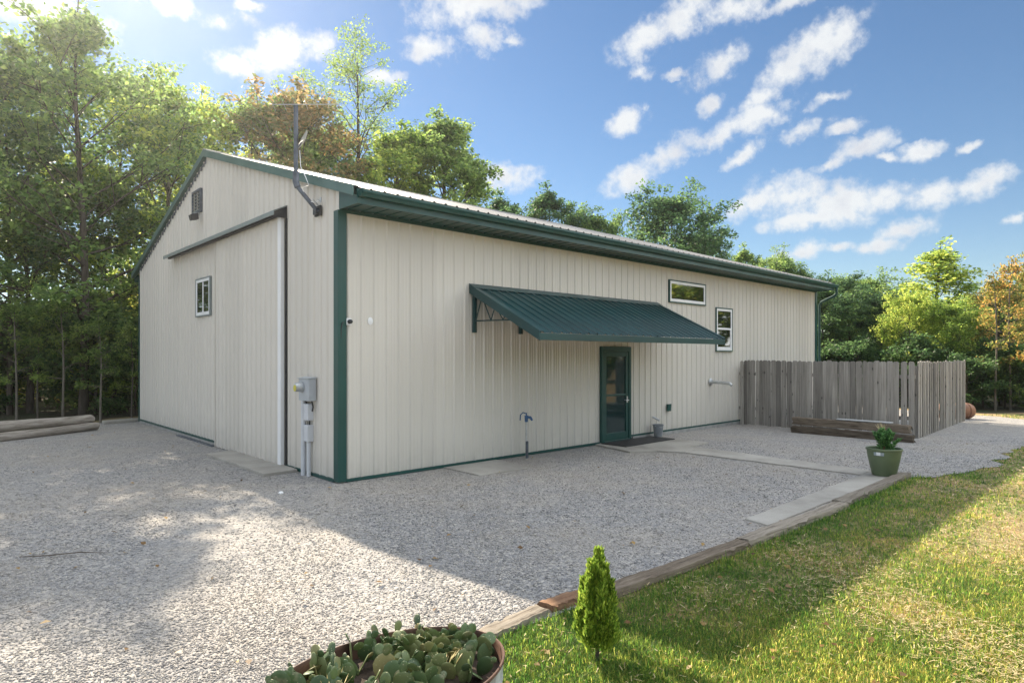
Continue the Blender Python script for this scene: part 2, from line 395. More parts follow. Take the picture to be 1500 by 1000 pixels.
# wheel lines where the stone is pressed down and dusty
u = (P[:, 0]*.35 + P[:, 1]*.94); trk = np.minimum(np.abs(P[:, 0]*.94-P[:, 1]*.35 + .12*np.sin(u*.7) + 1.9), np.abs(P[:, 0]*.94-P[:, 1]*.35 + .12*np.sin(u*.7) + .3))
ok &= rng.random(len(P)) < np.clip(.78 + .30*drift(P, 4, 1.1) - .35*np.exp(-(trk/.22)**2), .12, 1)
P = P[ok]; t = t[ok]; N = len(P)
base = np.array([[1,0,0],[.3,.9,.1],[-.8,.5,0],[-.7,-.6,.1],[.4,-.9,0],[.1,.1,.75],[-.1,0,-.5]], float)
fidx = np.array([[0,1,5],[1,2,5],[2,3,5],[3,4,5],[4,0,5],[1,0,6],[2,1,6],[3,2,6],[4,3,6],[0,4,6]])
sz = (.0048 + .0070*rng.random(N)**1.7) * (1 + .5*(rng.random(N) < .03)) * np.clip(t/6, .85, 1.3)
vv = base[None] * (1 + .35*(rng.random((N, 7, 3))-.5)) * sz[:, None, None] * np.array([1.15, .95, .55])
a = rng.random(N)*6.283; ca, sa = np.cos(a)[:, None], np.sin(a)[:, None]
vx = vv[..., 0]*ca - vv[..., 1]*sa; vy = vv[..., 0]*sa + vv[..., 1]*ca
tilt = (rng.random((N, 1))-.5)*.7; vz = vv[..., 2] + vx*tilt
vv = np.stack([vx + P[:, 0:1], vy + P[:, 1:2], vz + sz[:, None]*.45], -1)
st = np_mesh('gravel', vv.reshape(-1, 3), (fidx[None] + 7*np.arange(N)[:, None, None]).reshape(-1, 3), M['stone'])
st['kind'] = 'stuff'; st['label'] = 'loose grey limestone gravel covering the yard'

# lawn: single blades and tufts
def blades(rng, P, t, h0, h1, w):
    N = len(P); h = h0 + (h1-h0)*rng.random(N)**1.8; a = rng.random(N)*6.283; lean = .25 + .95*rng.random(N)
    lean = np.where(rng.random(N) < .35, 1.3 + 1.3*rng.random(N), lean); d = np.stack([np.cos(a), np.sin(a)], 1); s = np.stack([-np.sin(a), np.cos(a)], 1)
    ww = w*(.7+.6*rng.random(N))*np.clip(t/7, .8, 2.4)
    out = np.zeros((N, 5, 3))
    for i, (f, z, k) in enumerate(((0, 0, 1), (0, 0, -1), (.42, .62, .8), (.42, .62, -.8), (1, .92, 0))):
        out[:, i, :2] = P + d*(h*lean*f)[:, None] + s*(ww*k*.5)[:, None]; out[:, i, 2] = h*z*np.maximum(.16, 1.12-.38*lean) - .012
    return out
def patch_density(P):
    """bald patches and lush patches"""
    r = np.random.default_rng(11); v = np.zeros(len(P))
    for _ in range(26):
        k = r.normal(0, 1.5, 2); v += np.cos(P @ k + r.random()*6.28)
    return v/3.6
Ps, ts = [], []
P, t = view_pts(rng, 430000, 3.0, 21, 1.35, 650, 1600)
ok = ~in_poly(P, edge); ok &= rng.random(len(P)) < np.clip(.80 + .40*patch_density(P) + .10*(P[:, 1]+6.5), np.where(P[:, 1] > -7.2, .6, .14), 1)
Ps.append(P[ok]); ts.append(t[ok])
nT = 1100                                              # denser tufts
C, tc = view_pts(rng, nT, 3.0, 14, 1.35, 650, 1560)
C2 = np.repeat(C, 45, 0) + rng.normal(0, .055, (nT*45, 2)); t2 = np.repeat(tc, 45)
ok = ~in_poly(C2, edge); Ps.append(C2[ok]); ts.append(t2[ok])
ex = np.linspace(-1.9, 8.6, 150) + rng.normal(0, .05, 150); ey = np.where(ex < -.6, -5.66, -5.86 - .05*np.clip(ex-7, 0, 2)*4) - np.abs(rng.normal(0, .03, 150))   # ragged growth along the timbers
E2 = np.repeat(np.stack([ex, ey], 1), 30, 0) + rng.normal(0, .04, (150*30, 2)); E2 = E2[~in_poly(E2, edge)]
P = np.concatenate(Ps + [E2]); t = np.concatenate(ts + [(E2-np.array([CAM.x, CAM.y])) @ np.array([FW.x, FW.y])])
ok = ~((np.abs(P[:, 0]+2.93) < .6) & (np.abs(P[:, 1]+6.15) < .4)); P = P[ok]; t = t[ok]
bl = blades(rng, P, t, .015, .078, .0054); bl[-len(E2):, :, 2] *= 1.7; N = len(bl)
fi = np.array([[0,1,3],[0,3,2],[2,3,4]])
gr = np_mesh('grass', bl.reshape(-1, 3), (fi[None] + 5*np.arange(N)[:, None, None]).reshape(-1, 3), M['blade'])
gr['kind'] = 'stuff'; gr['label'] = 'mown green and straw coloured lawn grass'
# dead clippings lying flat between the blades
P, t = view_pts(rng, 90000, 3.0, 17, 1.4, 650, 1600)
ok = ~in_poly(P, edge) & (rng.random(len(P)) < np.clip(-.05 + .34*(-6.8-P[:, 1]) - .30*patch_density(P), .02, .62)); P = P[ok]; t = t[ok]; N = len(P)  # thickest past the barn's shadow edge, so the lit lawn reads brighter
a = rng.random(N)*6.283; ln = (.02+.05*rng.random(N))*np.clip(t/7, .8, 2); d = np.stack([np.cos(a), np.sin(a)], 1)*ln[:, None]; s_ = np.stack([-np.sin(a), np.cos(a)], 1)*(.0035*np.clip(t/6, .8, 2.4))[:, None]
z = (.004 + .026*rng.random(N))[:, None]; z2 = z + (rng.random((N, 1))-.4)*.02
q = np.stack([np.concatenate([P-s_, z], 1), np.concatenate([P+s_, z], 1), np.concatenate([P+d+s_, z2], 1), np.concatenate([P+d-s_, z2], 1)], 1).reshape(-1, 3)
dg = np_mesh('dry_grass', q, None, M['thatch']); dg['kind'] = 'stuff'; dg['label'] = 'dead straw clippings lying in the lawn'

# ------------------------------------------------------------------ barn
L, W = 18.0, 12.19
XR0, XR1 = -.08, 18.1; YE0, YE1 = -.58, 12.78; RZ, PITCH, YR = 6.5, .315, 6.1
def roof_z(y): return RZ - PITCH*abs(y-YR)
barn = empty('barn', (0,0,0), 'long cream ribbed metal barn with dark green trim and a pale low gable roof', 'barn')

def rib_profile(length, first=.06, pitch=.2286, hi=.021):
    """(run, proud) pairs of a ribbed sheet: one tall rib, two low stiffeners per module"""
    out = [(0, 0)]; s = first
    while s < length - .08:
        out += [(s-.030, 0), (s-.012, hi), (s+.012, hi), (s+.030, 0)]
        for q in (.085, .145):
            if s+q < length - .03: out += [(s+q-.012, 0), (s+q-.006, .004), (s+q+.006, .004), (s+q+.012, 0)]
        s += pitch
    return out + [(length, 0)]
def ribbed(name, fn, length, mat, parent, first=.06, pitch=.2286, hi=.021):
    """fn(run, proud) -> (lower point, upper point)"""
    mb = MB(); pr = rib_profile(length, first, pitch, hi); vs = []
    for s, d in pr: vs += list(fn(s, d))
    mb.add(vs, [(2*i, 2*i+2, 2*i+3, 2*i+1) for i in range(len(pr)-1)])
    return mb.build(name, mat, parent)
ZB = .05
ribbed('long_wall', lambda s, d: ((s, -d, ZB), (s, -d, 4.18)), L, M['siding'], barn, .16)
ribbed('gable_wall', lambda s, d: ((-d, s, ZB), (-d, s, roof_z(s)-.06)), W, M['siding'], barn, .14, hi=.027)
ribbed('rear_wall', lambda s, d: ((s, W+d, ZB), (s, W+d, 4.3)), L, M['siding'], barn, .16)
ribbed('gable_wall', lambda s, d: ((L+d, s, ZB), (L+d, s, roof_z(s)-.06)), W, M['siding'], barn, .14)
roof = MB()
for y0, y1 in ((YE0, YR), (YE1, YR)):
    pr = rib_profile(XR1-XR0, .07); vs = []
    for s, d in pr:
        vs += [(XR0+s, y0, roof_z(y0)+d), (XR0+s, y1, roof_z(y1)+d)]
    roof.add(vs, [(2*i, 2*i+2, 2*i+3, 2*i+1) for i in range(len(pr)-1)])
rf = roof.build('roof', M['roof'], barn)
cap = MB().prism([(XR0-.01, YR-.18, RZ-.03), (XR0-.01, YR-.18, RZ-.015), (XR0-.01, YR, RZ+.045), (XR0-.01, YR+.18, RZ-.015), (XR0-.01, YR+.18, RZ-.03), (XR0-.01, YR, RZ+.026)], (XR1-XR0+.02, 0, 0))
cap.build('ridge_cap', M['roof'], rf)
for x in (XR0, XR1):                                  # rake boards, stepped foam closure below
    for ya, yb in ((YE0, YR), (YE1, YR)):
        mb = MB(); dx = .025 if x < 0 else -.025
        mb.prism([(x-dx*.6, ya, roof_z(ya)+.008), (x-dx*.6, yb, roof_z(yb)+.008), (x-dx*.6, yb, roof_z(yb)-.13), (x-dx*.6, ya, roof_z(ya)-.13)], (dx, 0, 0))
        mb.prism([(x-dx*.6, ya, roof_z(ya)+.022), (x-dx*.6, yb, roof_z(yb)+.022), (x-dx*.6, yb, roof_z(yb)+.010), (x-dx*.6, ya, roof_z(ya)+.010)], (dx*3.4, 0, 0))
        mb.prism([(x+dx*.5, ya, roof_z(ya)-.130), (x+dx*.5, yb, roof_z(yb)-.130), (x+dx*.5, yb, roof_z(yb)-.118), (x+dx*.5, ya, roof_z(ya)-.118)], ((abs(x) if x < 0 else x-L-.0) * (1 if x < 0 else -1)*.92, 0, 0))
        mb.build('rake_board', M['rake'], barn)
mb = MB().prism([(-.012, YR, RZ-.13), (-.012, W, roof_z(W)-.13), (-.012, W, roof_z(W)-.17), (-.012, YR, RZ-.17)], (.008, 0, 0))
n = 40
for i in range(n):                                    # wavy dark closure strip seen under the far rake
    y = YR + (W-YR)*(i+.15)/n; y2 = y + (W-YR)/n*.6
    mb.box((-.03, y, roof_z(y2)-.225), (-.010, y2, roof_z(y2)-.15))
mb.build('closure_strip', M['pole'], barn)
# eaves: fascia, soffit, gutter
for y0, sg in ((YE0, 1), (YE1, -1)):
    MB().box((-.012, y0, 4.165), (XR1-.02, y0+.022*sg, roof_z(YE0)-.02)).build('fascia', M['green'], barn)
sof = MB(); pr = []
s = 0
while s < XR1-.05:
    pr += [(s, 0), (s+.09, 0), (s+.10, .014), (s+.14, .014), (s+.15, 0)]; s += .2286
vs = []
for s, d in pr: vs += [(min(s, XR1-.04), YE0+.022, 4.185+d), (min(s, XR1-.04), -.004, 4.185+d)]
sof.add(vs, [(2*i, 2*i+2, 2*i+3, 2*i+1) for i in range(len(pr)-1)])
sof.build('soffit', M['green'], barn)
for xa in (-.012, L+.002): MB().prism([(xa, YE0+.024, 4.165), (xa, -.03, 4.165), (xa, -.03, roof_z(-.03)-.02), (xa, YE0+.024, roof_z(YE0+.024)-.02)], (.010, 0, 0)).build('eave_end_panel', M['green'], barn)
MB().box((.0, -.030, 4.125), (L, -.0205, 4.183)).build('eave_trim', M['green'], barn)
g = MB()
gp = [(-.0, .12), (-.0, 0), (-.085, 0), (-.105, .045), (-.135, .085), (-.135, .125), (-.125, .125), (-.125, .09), (-.095, .048), (-.078, .01), (-.01, .01), (-.01, .12)]
g.prism([(XR0+.09, YE0-.002+a*.85, 4.258+b*.78) for a, b in gp], (XR1-XR0-.02, 0, 0))
for xx in (XR0+.09, XR1+.07): g.prism([(xx-.004, YE0-.002+a*.85, 4.258+b*.78) for a, b in gp[:6]], (.008, 0, 0))
gut = g.build('gutter', M['green'], barn)
ds = MB(); xd = L+.09
ds.tube([(xd, YE0-.06, 4.265), (xd, YE0-.06, 4.06), (xd, YE0+.02, 3.98), (xd, -.14, 3.80), (xd, -.075, 3.70), (xd, -.075, .18), (xd, -.13, .08), (xd, -.28, .05)], .045, 8)
ds.build('downspout', M['green'], barn, 0, 35)
# corner trims
def corner(x, y, sx, sy):
    mb = MB(); w = .115
    mb.prism([(x-sx*.031, y-sy*.031, .02), (x+sx*w, y-sy*.031, .02), (x+sx*w, y-sy*.0015, .02), (x-sx*.0015, y-sy*.0015, .02), (x-sx*.0015, y+sy*w, .02), (x-sx*.031, y+sy*w, .02)], (0, 0, 4.14))
    mb.build('corner_trim', M['green'], barn, .004)
corner(0, 0, 1, 1); corner(L, 0, -1, 1); corner(0, W, 1, -1); corner(L, W, -1, -1)
MB().box((.12, -.024, .008), (6.215, -.0005, .056)).build('base_trim', M['green'], barn)
MB().box((7.285, -.024, .078), (L-.12, -.0005, .118)).build('base_trim', M['green'], barn)
MB().box((-.032, .12, .008), (-.0005, 1.88, .056)).build('base_trim', M['green'], barn)
MB().box((-.032, 5.36, .06), (-.0005, W-.12, .105)).build('base_trim', M['green'], barn)
MB().box((.01, .01, -.1), (L-.01, W-.01, .03)).box((7.4, -.034, -.1), (L-.05, .008, .0765)).box((-.03, 5.5, -.1), (.008, W-.1, .0585)).build('foundation', M['block'], barn, .006)

def window(kind, face, a0, a1, z0, z1):
    """face 'x' : on the long wall (a runs along x), face 'y' : on the gable wall (a along y)"""
    def B(mb, a, b, z, zz, d0, d1):
        if face == 'x': mb.box((a, -d1, z), (b, -d0, zz))
        else: mb.box((-d1, a, z), (-d0, b, zz))
        return mb
    t = .030; f = .062
    w = MB()
    for q in ((a0, a1, z1-t, z1), (a0, a1, z0, z0+t), (a0, a0+t, z0+t, z1-t), (a1-t, a1, z0+t, z1-t)): B(w, *q, .002, .052)
    wo = w.build('window', M['slate'] if face == 'y' else M['green'], barn, .003)
    c0, c1, e0, e1 = a0+t, a1-t, z0+t, z1-t
    fr = MB()
    for q in ((c0, c1, e1-f, e1), (c0, c1, e0, e0+f*1.15), (c0, c0+f, e0+f*1.15, e1-f), (c1-f, c1, e0+f*1.15, e1-f)): B(fr, *q, .004, .045)
    c0 += f; c1 -= f; e0 += f*1.15; e1 -= f
    if kind == 'hung':
        m = (e0+e1)/2+.02; B(fr, c0, c1, m-.028, m+.028, .004, .040); panes = [(c0, c1, m+.028, e1, .033), (c0, c1, e0, m-.028, .026)]
        for q in ((c0, c0+.022, e0, m-.028), (c1-.022, c1, e0, m-.028), (c0+.022, c1-.022, e0, e0+.026)): B(fr, *q, .004, .035)
    elif kind == 'slider':
        m = (c0+c1)/2; B(fr, m-.026, m+.026, e0, e1, .004, .040); panes = [(c0, m-.026, e0, e1, .032), (m+.026, c1, e0, e1, .036)]
    else: panes = [(c0, c1, e0, e1, .031)]
    fr.build('window_frame', M['white'], wo, .004)
    for a, b, z, zz, d in panes: B(MB(), a, b, z, zz, .003, d).build('pane', M['glass'], wo)
window('fixed', 'x', 8.89, 10.62, 3.27, 3.84)
window('hung', 'x', 11.15, 12.06, 2.06, 3.27)
window('slider', 'y', 5.81, 6.81, 2.83, 3.70)
# gable louvre
mb = MB(); y0, y1, z0, z1 = 6.44, 7.06, 5.21, 5.75
for q in ((y0, y1, z1-.05, z1), (y0, y1, z0, z0+.05), (y0, y0+.05, z0+.05, z1-.05), (y1-.05, y1, z0+.05, z1-.05)): mb.box((-.06, q[0], q[2]), (-.001, q[1], q[3]))
mb.box((-.012, y0+.05, z0+.05), (-.004, y1-.05, z1-.05))
vent = mb.build('gable_vent', M['pole'], barn, .003)
mb = MB()
for i in range(6):
    z = z0+.055+i*.072
    mb.prism([(-.055, y0+.05, z), (-.049, y0+.05, z), (-.014, y0+.05, z+.05), (-.020, y0+.05, z+.05)], (0, y1-y0-.1, 0))
mb.build('louvre', M['slate'], vent)
# sliding door and its track hood
sd = ribbed('sliding_door', lambda s, d: ((-.075-d, 2.06+s, .015), (-.075-d, 2.06+s, 4.36)), 3.27, M['siding'], barn, .10, hi=.027)
mb = MB().box((-.098, 1.93, .005), (-.030, 2.058, 4.36)); mb.build('door_edge', M['white'], sd, .006)
MB().box((-.096, 5.331, .015), (-.030, 5.356, 4.36)).build('door_edge', M['siding'], sd)
mb = MB()
hp = [(-.002, 4.56), (-.002, 4.545), (-.235, 4.425), (-.235, 4.362), (-.247, 4.362), (-.247, 4.437)]
mb.prism([(a, 1.86, b) for a, b in hp], (0, 6.86, 0))
hood = mb.build('track_hood', M['slate'], barn)
MB().prism([(-.004, 1.87, 4.54), (-.232, 1.87, 4.42), (-.232, 1.87, 4.33), (-.004, 1.87, 4.33)], (0, .012, 0)).build('hood_end', M['black'], hood)
MB().box((-.15, 1.90, 4.37), (-.09, 8.68, 4.41)).build('door_track', M['black'], hood)
MB().box((-.022, 1.86, .02), (-.001, 1.925, 4.33)).build('door_jamb', M['dark'], barn)
# floor rail the door runs in
MB().box((-.14, 5.42, -.01), (-.06, 8.0, .022)).build('floor_rail', M['pole'], barn, .006)

# entry door
x0, x1, z1 = 6.22, 7.28, 2.15
mb = MB()
for q in ((x0, x0+.075, .03, z1), (x1-.075, x1, .03, z1), (x0+.075, x1-.075, z1-.11, z1)): mb.box((q[0], -.075, q[2]), (q[1], -.001, q[3]))
mb.box((x0+.075, -.09, .028), (x1-.075, -.001, .062))
door = mb.build('entry_door', M['green'], barn, .006)
a, b, lo, hi = x0+.078, x1-.078, .066, z1-.113
mb = MB()
for q in ((a, a+.10, lo, hi), (b-.10, b, lo, hi), (a+.10, b-.10, hi-.11, hi), (a+.10, b-.10, lo, lo+.16), (a+.10, b-.10, 1.045, 1.085)): mb.box((q[0], -.055, q[2]), (q[1], -.006, q[3]))
mb.build('door_leaf', M['green'], door, .005)
MB().box((a+.10, -.034, lo+.16), (b-.10, -.008, 1.045)).build('glass', M['doorglass'], door)
MB().box((a+.10, -.030, 1.085), (b-.10, -.008, hi-.11)).build('glass', M['doorglass'], door)
mb = MB().tube([(b-.15, -.056, .94), (b-.15, -.095, .94), (b-.05, -.10, .935)], .010, 8).box((b-.085, -.066, .88), (b-.035, -.054, 1.02))
mb.build('handle', M['galv'], door, 0, 35)

# door awning: ribbed lean-to sheet on two lattice brackets
ax0, ax1, ay, az0, az1 = 2.53, 8.41, -1.78, 2.30, 3.19
def slope_z(y): return az1 + (az1-az0)*(y/-ay)
aw = MB(); pr = rib_profile(ax1-ax0, .08); vs = []
for s, d in pr: vs += [(ax0+s, ay, az0+d*1.5+.012), (ax0+s, -.022, slope_z(-.022)+d*1.5+.012)]
aw.add(vs, [(2*i, 2*i+2, 2*i+3, 2*i+1) for i in range(len(pr)-1)])
awn = aw.build('awning', M['greenroof'], barn)
mb = MB()
mb.box((ax0+.02, ay-.012, az0-.105), (ax1-.02, ay+.012, az0+.008))
mb.build('awning_fascia', M['greenroof'], awn, .004)
for x, sg in ((ax0, -1), (ax1, 1)):
    mb = MB().prism([(x, ay-.012, az0+.034), (x, -.022, slope_z(-.022)+.034), (x, -.022, slope_z(-.022)-.115), (x, ay-.012, az0-.115)], (sg*-.022, 0, 0))
    mb.prism([(x, ay-.012, az0+.034), (x, -.022, slope_z(-.022)+.034), (x, -.022, slope_z(-.022)+.044), (x, ay-.012, az0+.044)], (sg*-.11, 0, 0))
    mb.build('awning_rake', M['greenroof'], awn, .004)
MB().prism([(ax0, -.021, az1+.05), (ax0, -.17, slope_z(-.17)+.052), (ax0, -.17, slope_z(-.17)+.040), (ax0, -.021, az1+.036)], (ax1-ax0, 0, 0)).build('head_flashing', M['greenroof'], awn)
for x in (ax0+.10, 3.78, 6.05, ax1-.10):
    mb = MB(); zc = az1-.62
    mb.box((x-.028, -.085, az1-.83), (x+.028, -.022, az1-.13))
    mb.tube([(x, -.08, zc), (x, -1.00, slope_z(-1.00)-.14)], .014, 8)                     # bottom chord
    mb.tube([(x, -.05, slope_z(-.05)-.05), (x, ay+.03, slope_z(ay+.03)-.05)], .018, 8)   # top chord
    for p, q in (((-.09, 0), (-.26, 1)), ((-.26, 1), (-.50, 0)), ((-.50, 0), (-.62, 1)), ((-.62, 1), (-.82, 0)), ((-.82, 0), (-.90, 1))):
        zz = lambda v: slope_z(v[0])-.06 if v[1] else zc + (slope_z(-1.0)-.14-zc)*((-v[0]-.08)/.92)
        mb.tube([(x, p[0], zz(p)), (x, q[0], zz(q))], .011, 6)
    mb.build('bracket', M['greenroof'], awn, 0, 35)

# ------------------------------------------------------------------ small things fixed to the barn
o = empty('flood_light', (-.02, 6.44, 5.08), 'small dark flood light bracketed on the gable below the louvre vent', 'flood light')
MB().lathe([(0, 0), (.05, 0), (.05, .03), (0, .03)], (0,0,0), 14, M=Matrix.Translation((-.02, 6.62, 5.20)) @ Matrix.Rotation(R(-90), 4, 'Y')).tube([(-.05, 6.62, 5.20), (-.13, 6.58, 5.18), (-.17, 6.5, 5.12)], .014, 8).build('bracket', M['galv'], o, 0, 35)
mb = MB().prism([(-.10, 6.36, 5.02), (-.25, 6.36, 4.98), (-.28, 6.36, 5.10), (-.12, 6.36, 5.16)], (0, .17, 0)); mb.build('lamp_head', M['black'], o, .012)
o = empty('security_camera', (.14, -.03, 2.47), 'tiny round black and white camera on the green corner trim', 'camera')
MB().box((.105, -.047, 2.41), (.185, -.0315, 2.52)).build('mounting_plate', M['white'], o, .006)
MB().lathe([(0, 0), (.030, 0), (.036, .02), (.034, .055), (.024, .075), (0, .08)], (0,0,0), 16, M=Matrix.Translation((.145, -.045, 2.465)) @ Matrix.Rotation(R(90), 4, 'X')).build('lens_ball', M['black'], o, 0, 40)
MB().tube([(.06, -.03, 2.46), (.03, -.045, 2.44), (.02, -.03, 2.34), (.02, -.028, 2.2)], .007, 6).build('cable', M['black'], o, 0, 40)
o = tag(MB().lathe([(0, 0), (.042, 0), (.046, .006), (.02, .012), (0, .016)], (0,0,0), 14, sy=1.35, M=Matrix.Translation((.535, -.004, 2.49)) @ Matrix.Rotation(R(90), 4, 'X')).build('wall_plate', M['white'], None, 0, 40), 'small white round plate on the cream wall right of the corner camera', 'wall plate')
# electric meter
o = empty('electric_meter', (-.02, .95, 0), 'grey electric meter box on the gable with two white conduits', 'electric meter')
MB().box((-.15, .72, 1.22), (-.021, 1.08, 1.58)).prism([(-.175, .70, 1.585), (-.021, .70, 1.60), (-.021, .70, 1.581), (-.175, .70, 1.578)], (0, .40, 0)).build('meter_box', M['meter'], o, .012)
dial = MB().lathe([(.085, 0), (.085, .035), (.078, .04), (.075, .10), (.06, .125), (0, .13)], (0,0,0), 22, M=Matrix.Translation((-.148, .95, 1.44)) @ Matrix.Rotation(R(-90), 4, 'Y')).build('dial', M['galv'], o, 0, 40)
MB().lathe([(0, 0), (.052, 0), (.052, .004), (0, .005)], (0,0,0), 18, M=Matrix.Translation((-.276, .945, 1.425)) @ Matrix.Rotation(R(-90), 4, 'Y')).build('dial_face', M['yellow'], dial)
MB().tube([(-.09, 1.03, -.05), (-.09, 1.03, 1.22)], .042, 14).build('conduit', M['pvc'], o, 0, 40)
MB().tube([(-.08, .86, -.05), (-.08, .86, .62)], .034, 14).build('conduit', M['pvc'], o, 0, 40)
for z in (.56, .90): MB().box((-.13, .80, z), (-.021, .955, z+.27)).build('junction_box', M['pvc'], o, .015)
for pth in ([(-.07, .85, .82), (-.07, .85, .92)], [(-.05, .80, 1.05), (-.05, .77, 1.12), (-.06, .80, 1.23)], [(-.08, .92, 1.15), (-.09, .97, 1.23)]): MB().tube(pth, .011, 8).build('cable', M['black'], o, 0, 40)
# mast with dish and aerial
o = empty('antenna_mast', (-.03, .62, 4.26), 'dark crooked mast with satellite dish and thin aerial on the gable near the corner', 'antenna')
mp = [(-.05, .58, 4.22), (-.11, .62, 4.30), (-.28, .83, 4.62), (-.30, .85, 4.70), (-.30, .85, 5.92)]
mast = MB().tube(mp[:3], .034, 10).tube(mp[2:4] + [(-.30, .85, 4.86)], .052, 10).tube([mp[3], (-.30, .85, 5.92)], .036, 10).build('mast', M['pole'], o, 0, 40)
MB().box((-.055, .52, 4.16), (-.021, .72, 4.32)).box((-.10, .56, 4.18), (-.05, .68, 4.27)).build('foot_bracket', M['black'], o, .006)
MB().tube([(-.06, .58, 4.33), (-.22, .42, 4.36)], .008, 6).tube([(-.10, .40, 4.33), (-.10, .40, 4.41)], .016, 6).tube([(-.06, .48, 4.36), (-.16, .38, 4.37)], .006, 6).build('stay_clip', M['galv'], o, 0, 40)
Md = Matrix.Translation((-.20, .76, 5.36)) @ (-RT*.80 - FW*.50 + Vector((0,0,.38))).normalized().to_track_quat('Z', 'Y').to_matrix().to_4x4() @ Matrix.Scale(.64, 4)
MB().lathe([(0, .0), (.10, .008), (.20, .03), (.245, .05), (.25, .055), (.245, .046), (.2, .022), (.1, .0), (0, -.008)], (0,0,0), 26, sx=1.12, M=Md).build('dish', M['dish'], o, 0, 50)
MB().tube([(-.30, .85, 5.20), (-.24, .80, 5.32), (-.20, .76, 5.36)], .016, 8).build('dish_arm', M['pole'], o, 0, 40)
mb = MB().tube([(-.60, 1.02, 5.90), (.22, .42, 5.95)], .006, 6)
for i in range(7):
    f = i/6; c = Vector((-.60, 1.02, 5.90)).lerp(Vector((.22, .42, 5.95)), f); d = Vector((.46, .74, .0))*(.30-.12*f)
    mb.tube([c-d, c+d], .003, 5)
mb.build('aerial', M['galv'], o, 0, 40)
MB().tube([(-.26, .80, 5.2), (-.25, .79, 4.95), (-.22, .66, 4.74), (-.20, .60, 4.62), (-.24, .76, 4.60), (-.18, .70, 4.40), (-.12, .58, 4.36), (-.1, .42, 4.37)], .006, 6).build('cable', M['white'], o, 0, 40)
# pipes and boxes on the long wall
o = empty('vent_pipe', (10.9, -.02, 1.24), 'galvanised metal pipe spout sticking out of the cream wall beside the fence', 'pipe')
MB().lathe([(0, 0), (.10, 0), (.10, .012), (.055, .03), (.048, .05), (0, .05)], (0,0,0), 20, M=Matrix.Translation((10.9, -.02, 1.24)) @ Matrix.Rotation(R(90), 4, 'X')).build('flange', M['galv'], o, 0, 40)
MB().tube([(10.9, -.03, 1.24), (10.9, -.50, 1.225), (10.9, -.57, 1.215), (10.9, -.63, 1.165)], [.040, .040, .042, .038], 14).build('spout', M['galv'], o, 0, 40)
o = tag(MB().tube([(8.22, -.018, .47), (8.22, -.20, .405)], .026, 12).build('drain_pipe', M['pvc'], None, 0, 40), 'short white plastic pipe sloping out of the wall above the grey bucket', 'pipe')
o = empty('outlet_box', (8.86, -.02, .66), 'small square dark green outlet box on the wall right of the door', 'outlet box')
MB().box((8.79, -.050, .58), (8.93, -.0195, .75)).build('box', M['green'], o, .006)
MB().prism([(8.785, -.052, .575), (8.935, -.052, .575), (8.935, -.068, .59), (8.935, -.060, .755), (8.785, -.060, .755), (8.785, -.068, .59)][:2] + [(8.935, -.062, .755), (8.785, -.062, .755)], (0, -.012, 0)).build('lid', M['green'], o, .004)

# ------------------------------------------------------------------ things on the yard
o = empty('yard_hydrant', (3.68, -.31, 0), 'yard hydrant with blue cast head on a thin steel pipe by the wall', 'hydrant')
MB().tube([(3.68, -.31, -.05), (3.68, -.31, .74)], .017, 10).build('standpipe', M['galv'], o, 0, 40)
MB().box((3.645, -.352, .02), (3.70, -.322, .34)).build('pipe_stake', M['pole'], o, .008)
MB().tube([(3.68, -.31, .70), (3.68, -.31, .82)], [.032, .036], 12).tube([(3.68, -.31, .79), (3.72, -.38, .785), (3.735, -.41, .73)], [.028, .026, .022], 10).tube([(3.68, -.31, .82), (3.68, -.31, .87)], .014, 8).build('head', M['blue'], o, 0, 40)
MB().tube([(3.68, -.31, .855), (3.64, -.26, .875), (3.60, -.235, .83), (3.59, -.235, .73)], .012, 8).build('handle', M['blue'], o, 0, 40)
tag(MB().box((6.12, -.80, .036), (7.95, -.13, .052)).build('doormat', M['dark'], None, .005), 'black rubber mat lying in front of the green door', 'doormat')
o = empty('bucket', (8.11, -.22, .0), 'small grey bucket under the white drain pipe', 'bucket')
MB().lathe([(0, .04), (.095, .04), (.125, .30), (.135, .30), (.135, .32), (.120, .32), (.09, .06), (0, .06)], (8.11, -.24, 0), 22).build('pail', M['bucket'], o, 0, 40)
MB().tube([(8.11-.13, -.24, .29), (8.05, -.36, .26), (8.16, -.37, .26), (8.11+.13, -.24, .29)], .005, 6).build('handle', M['galv'], o, 0, 40)

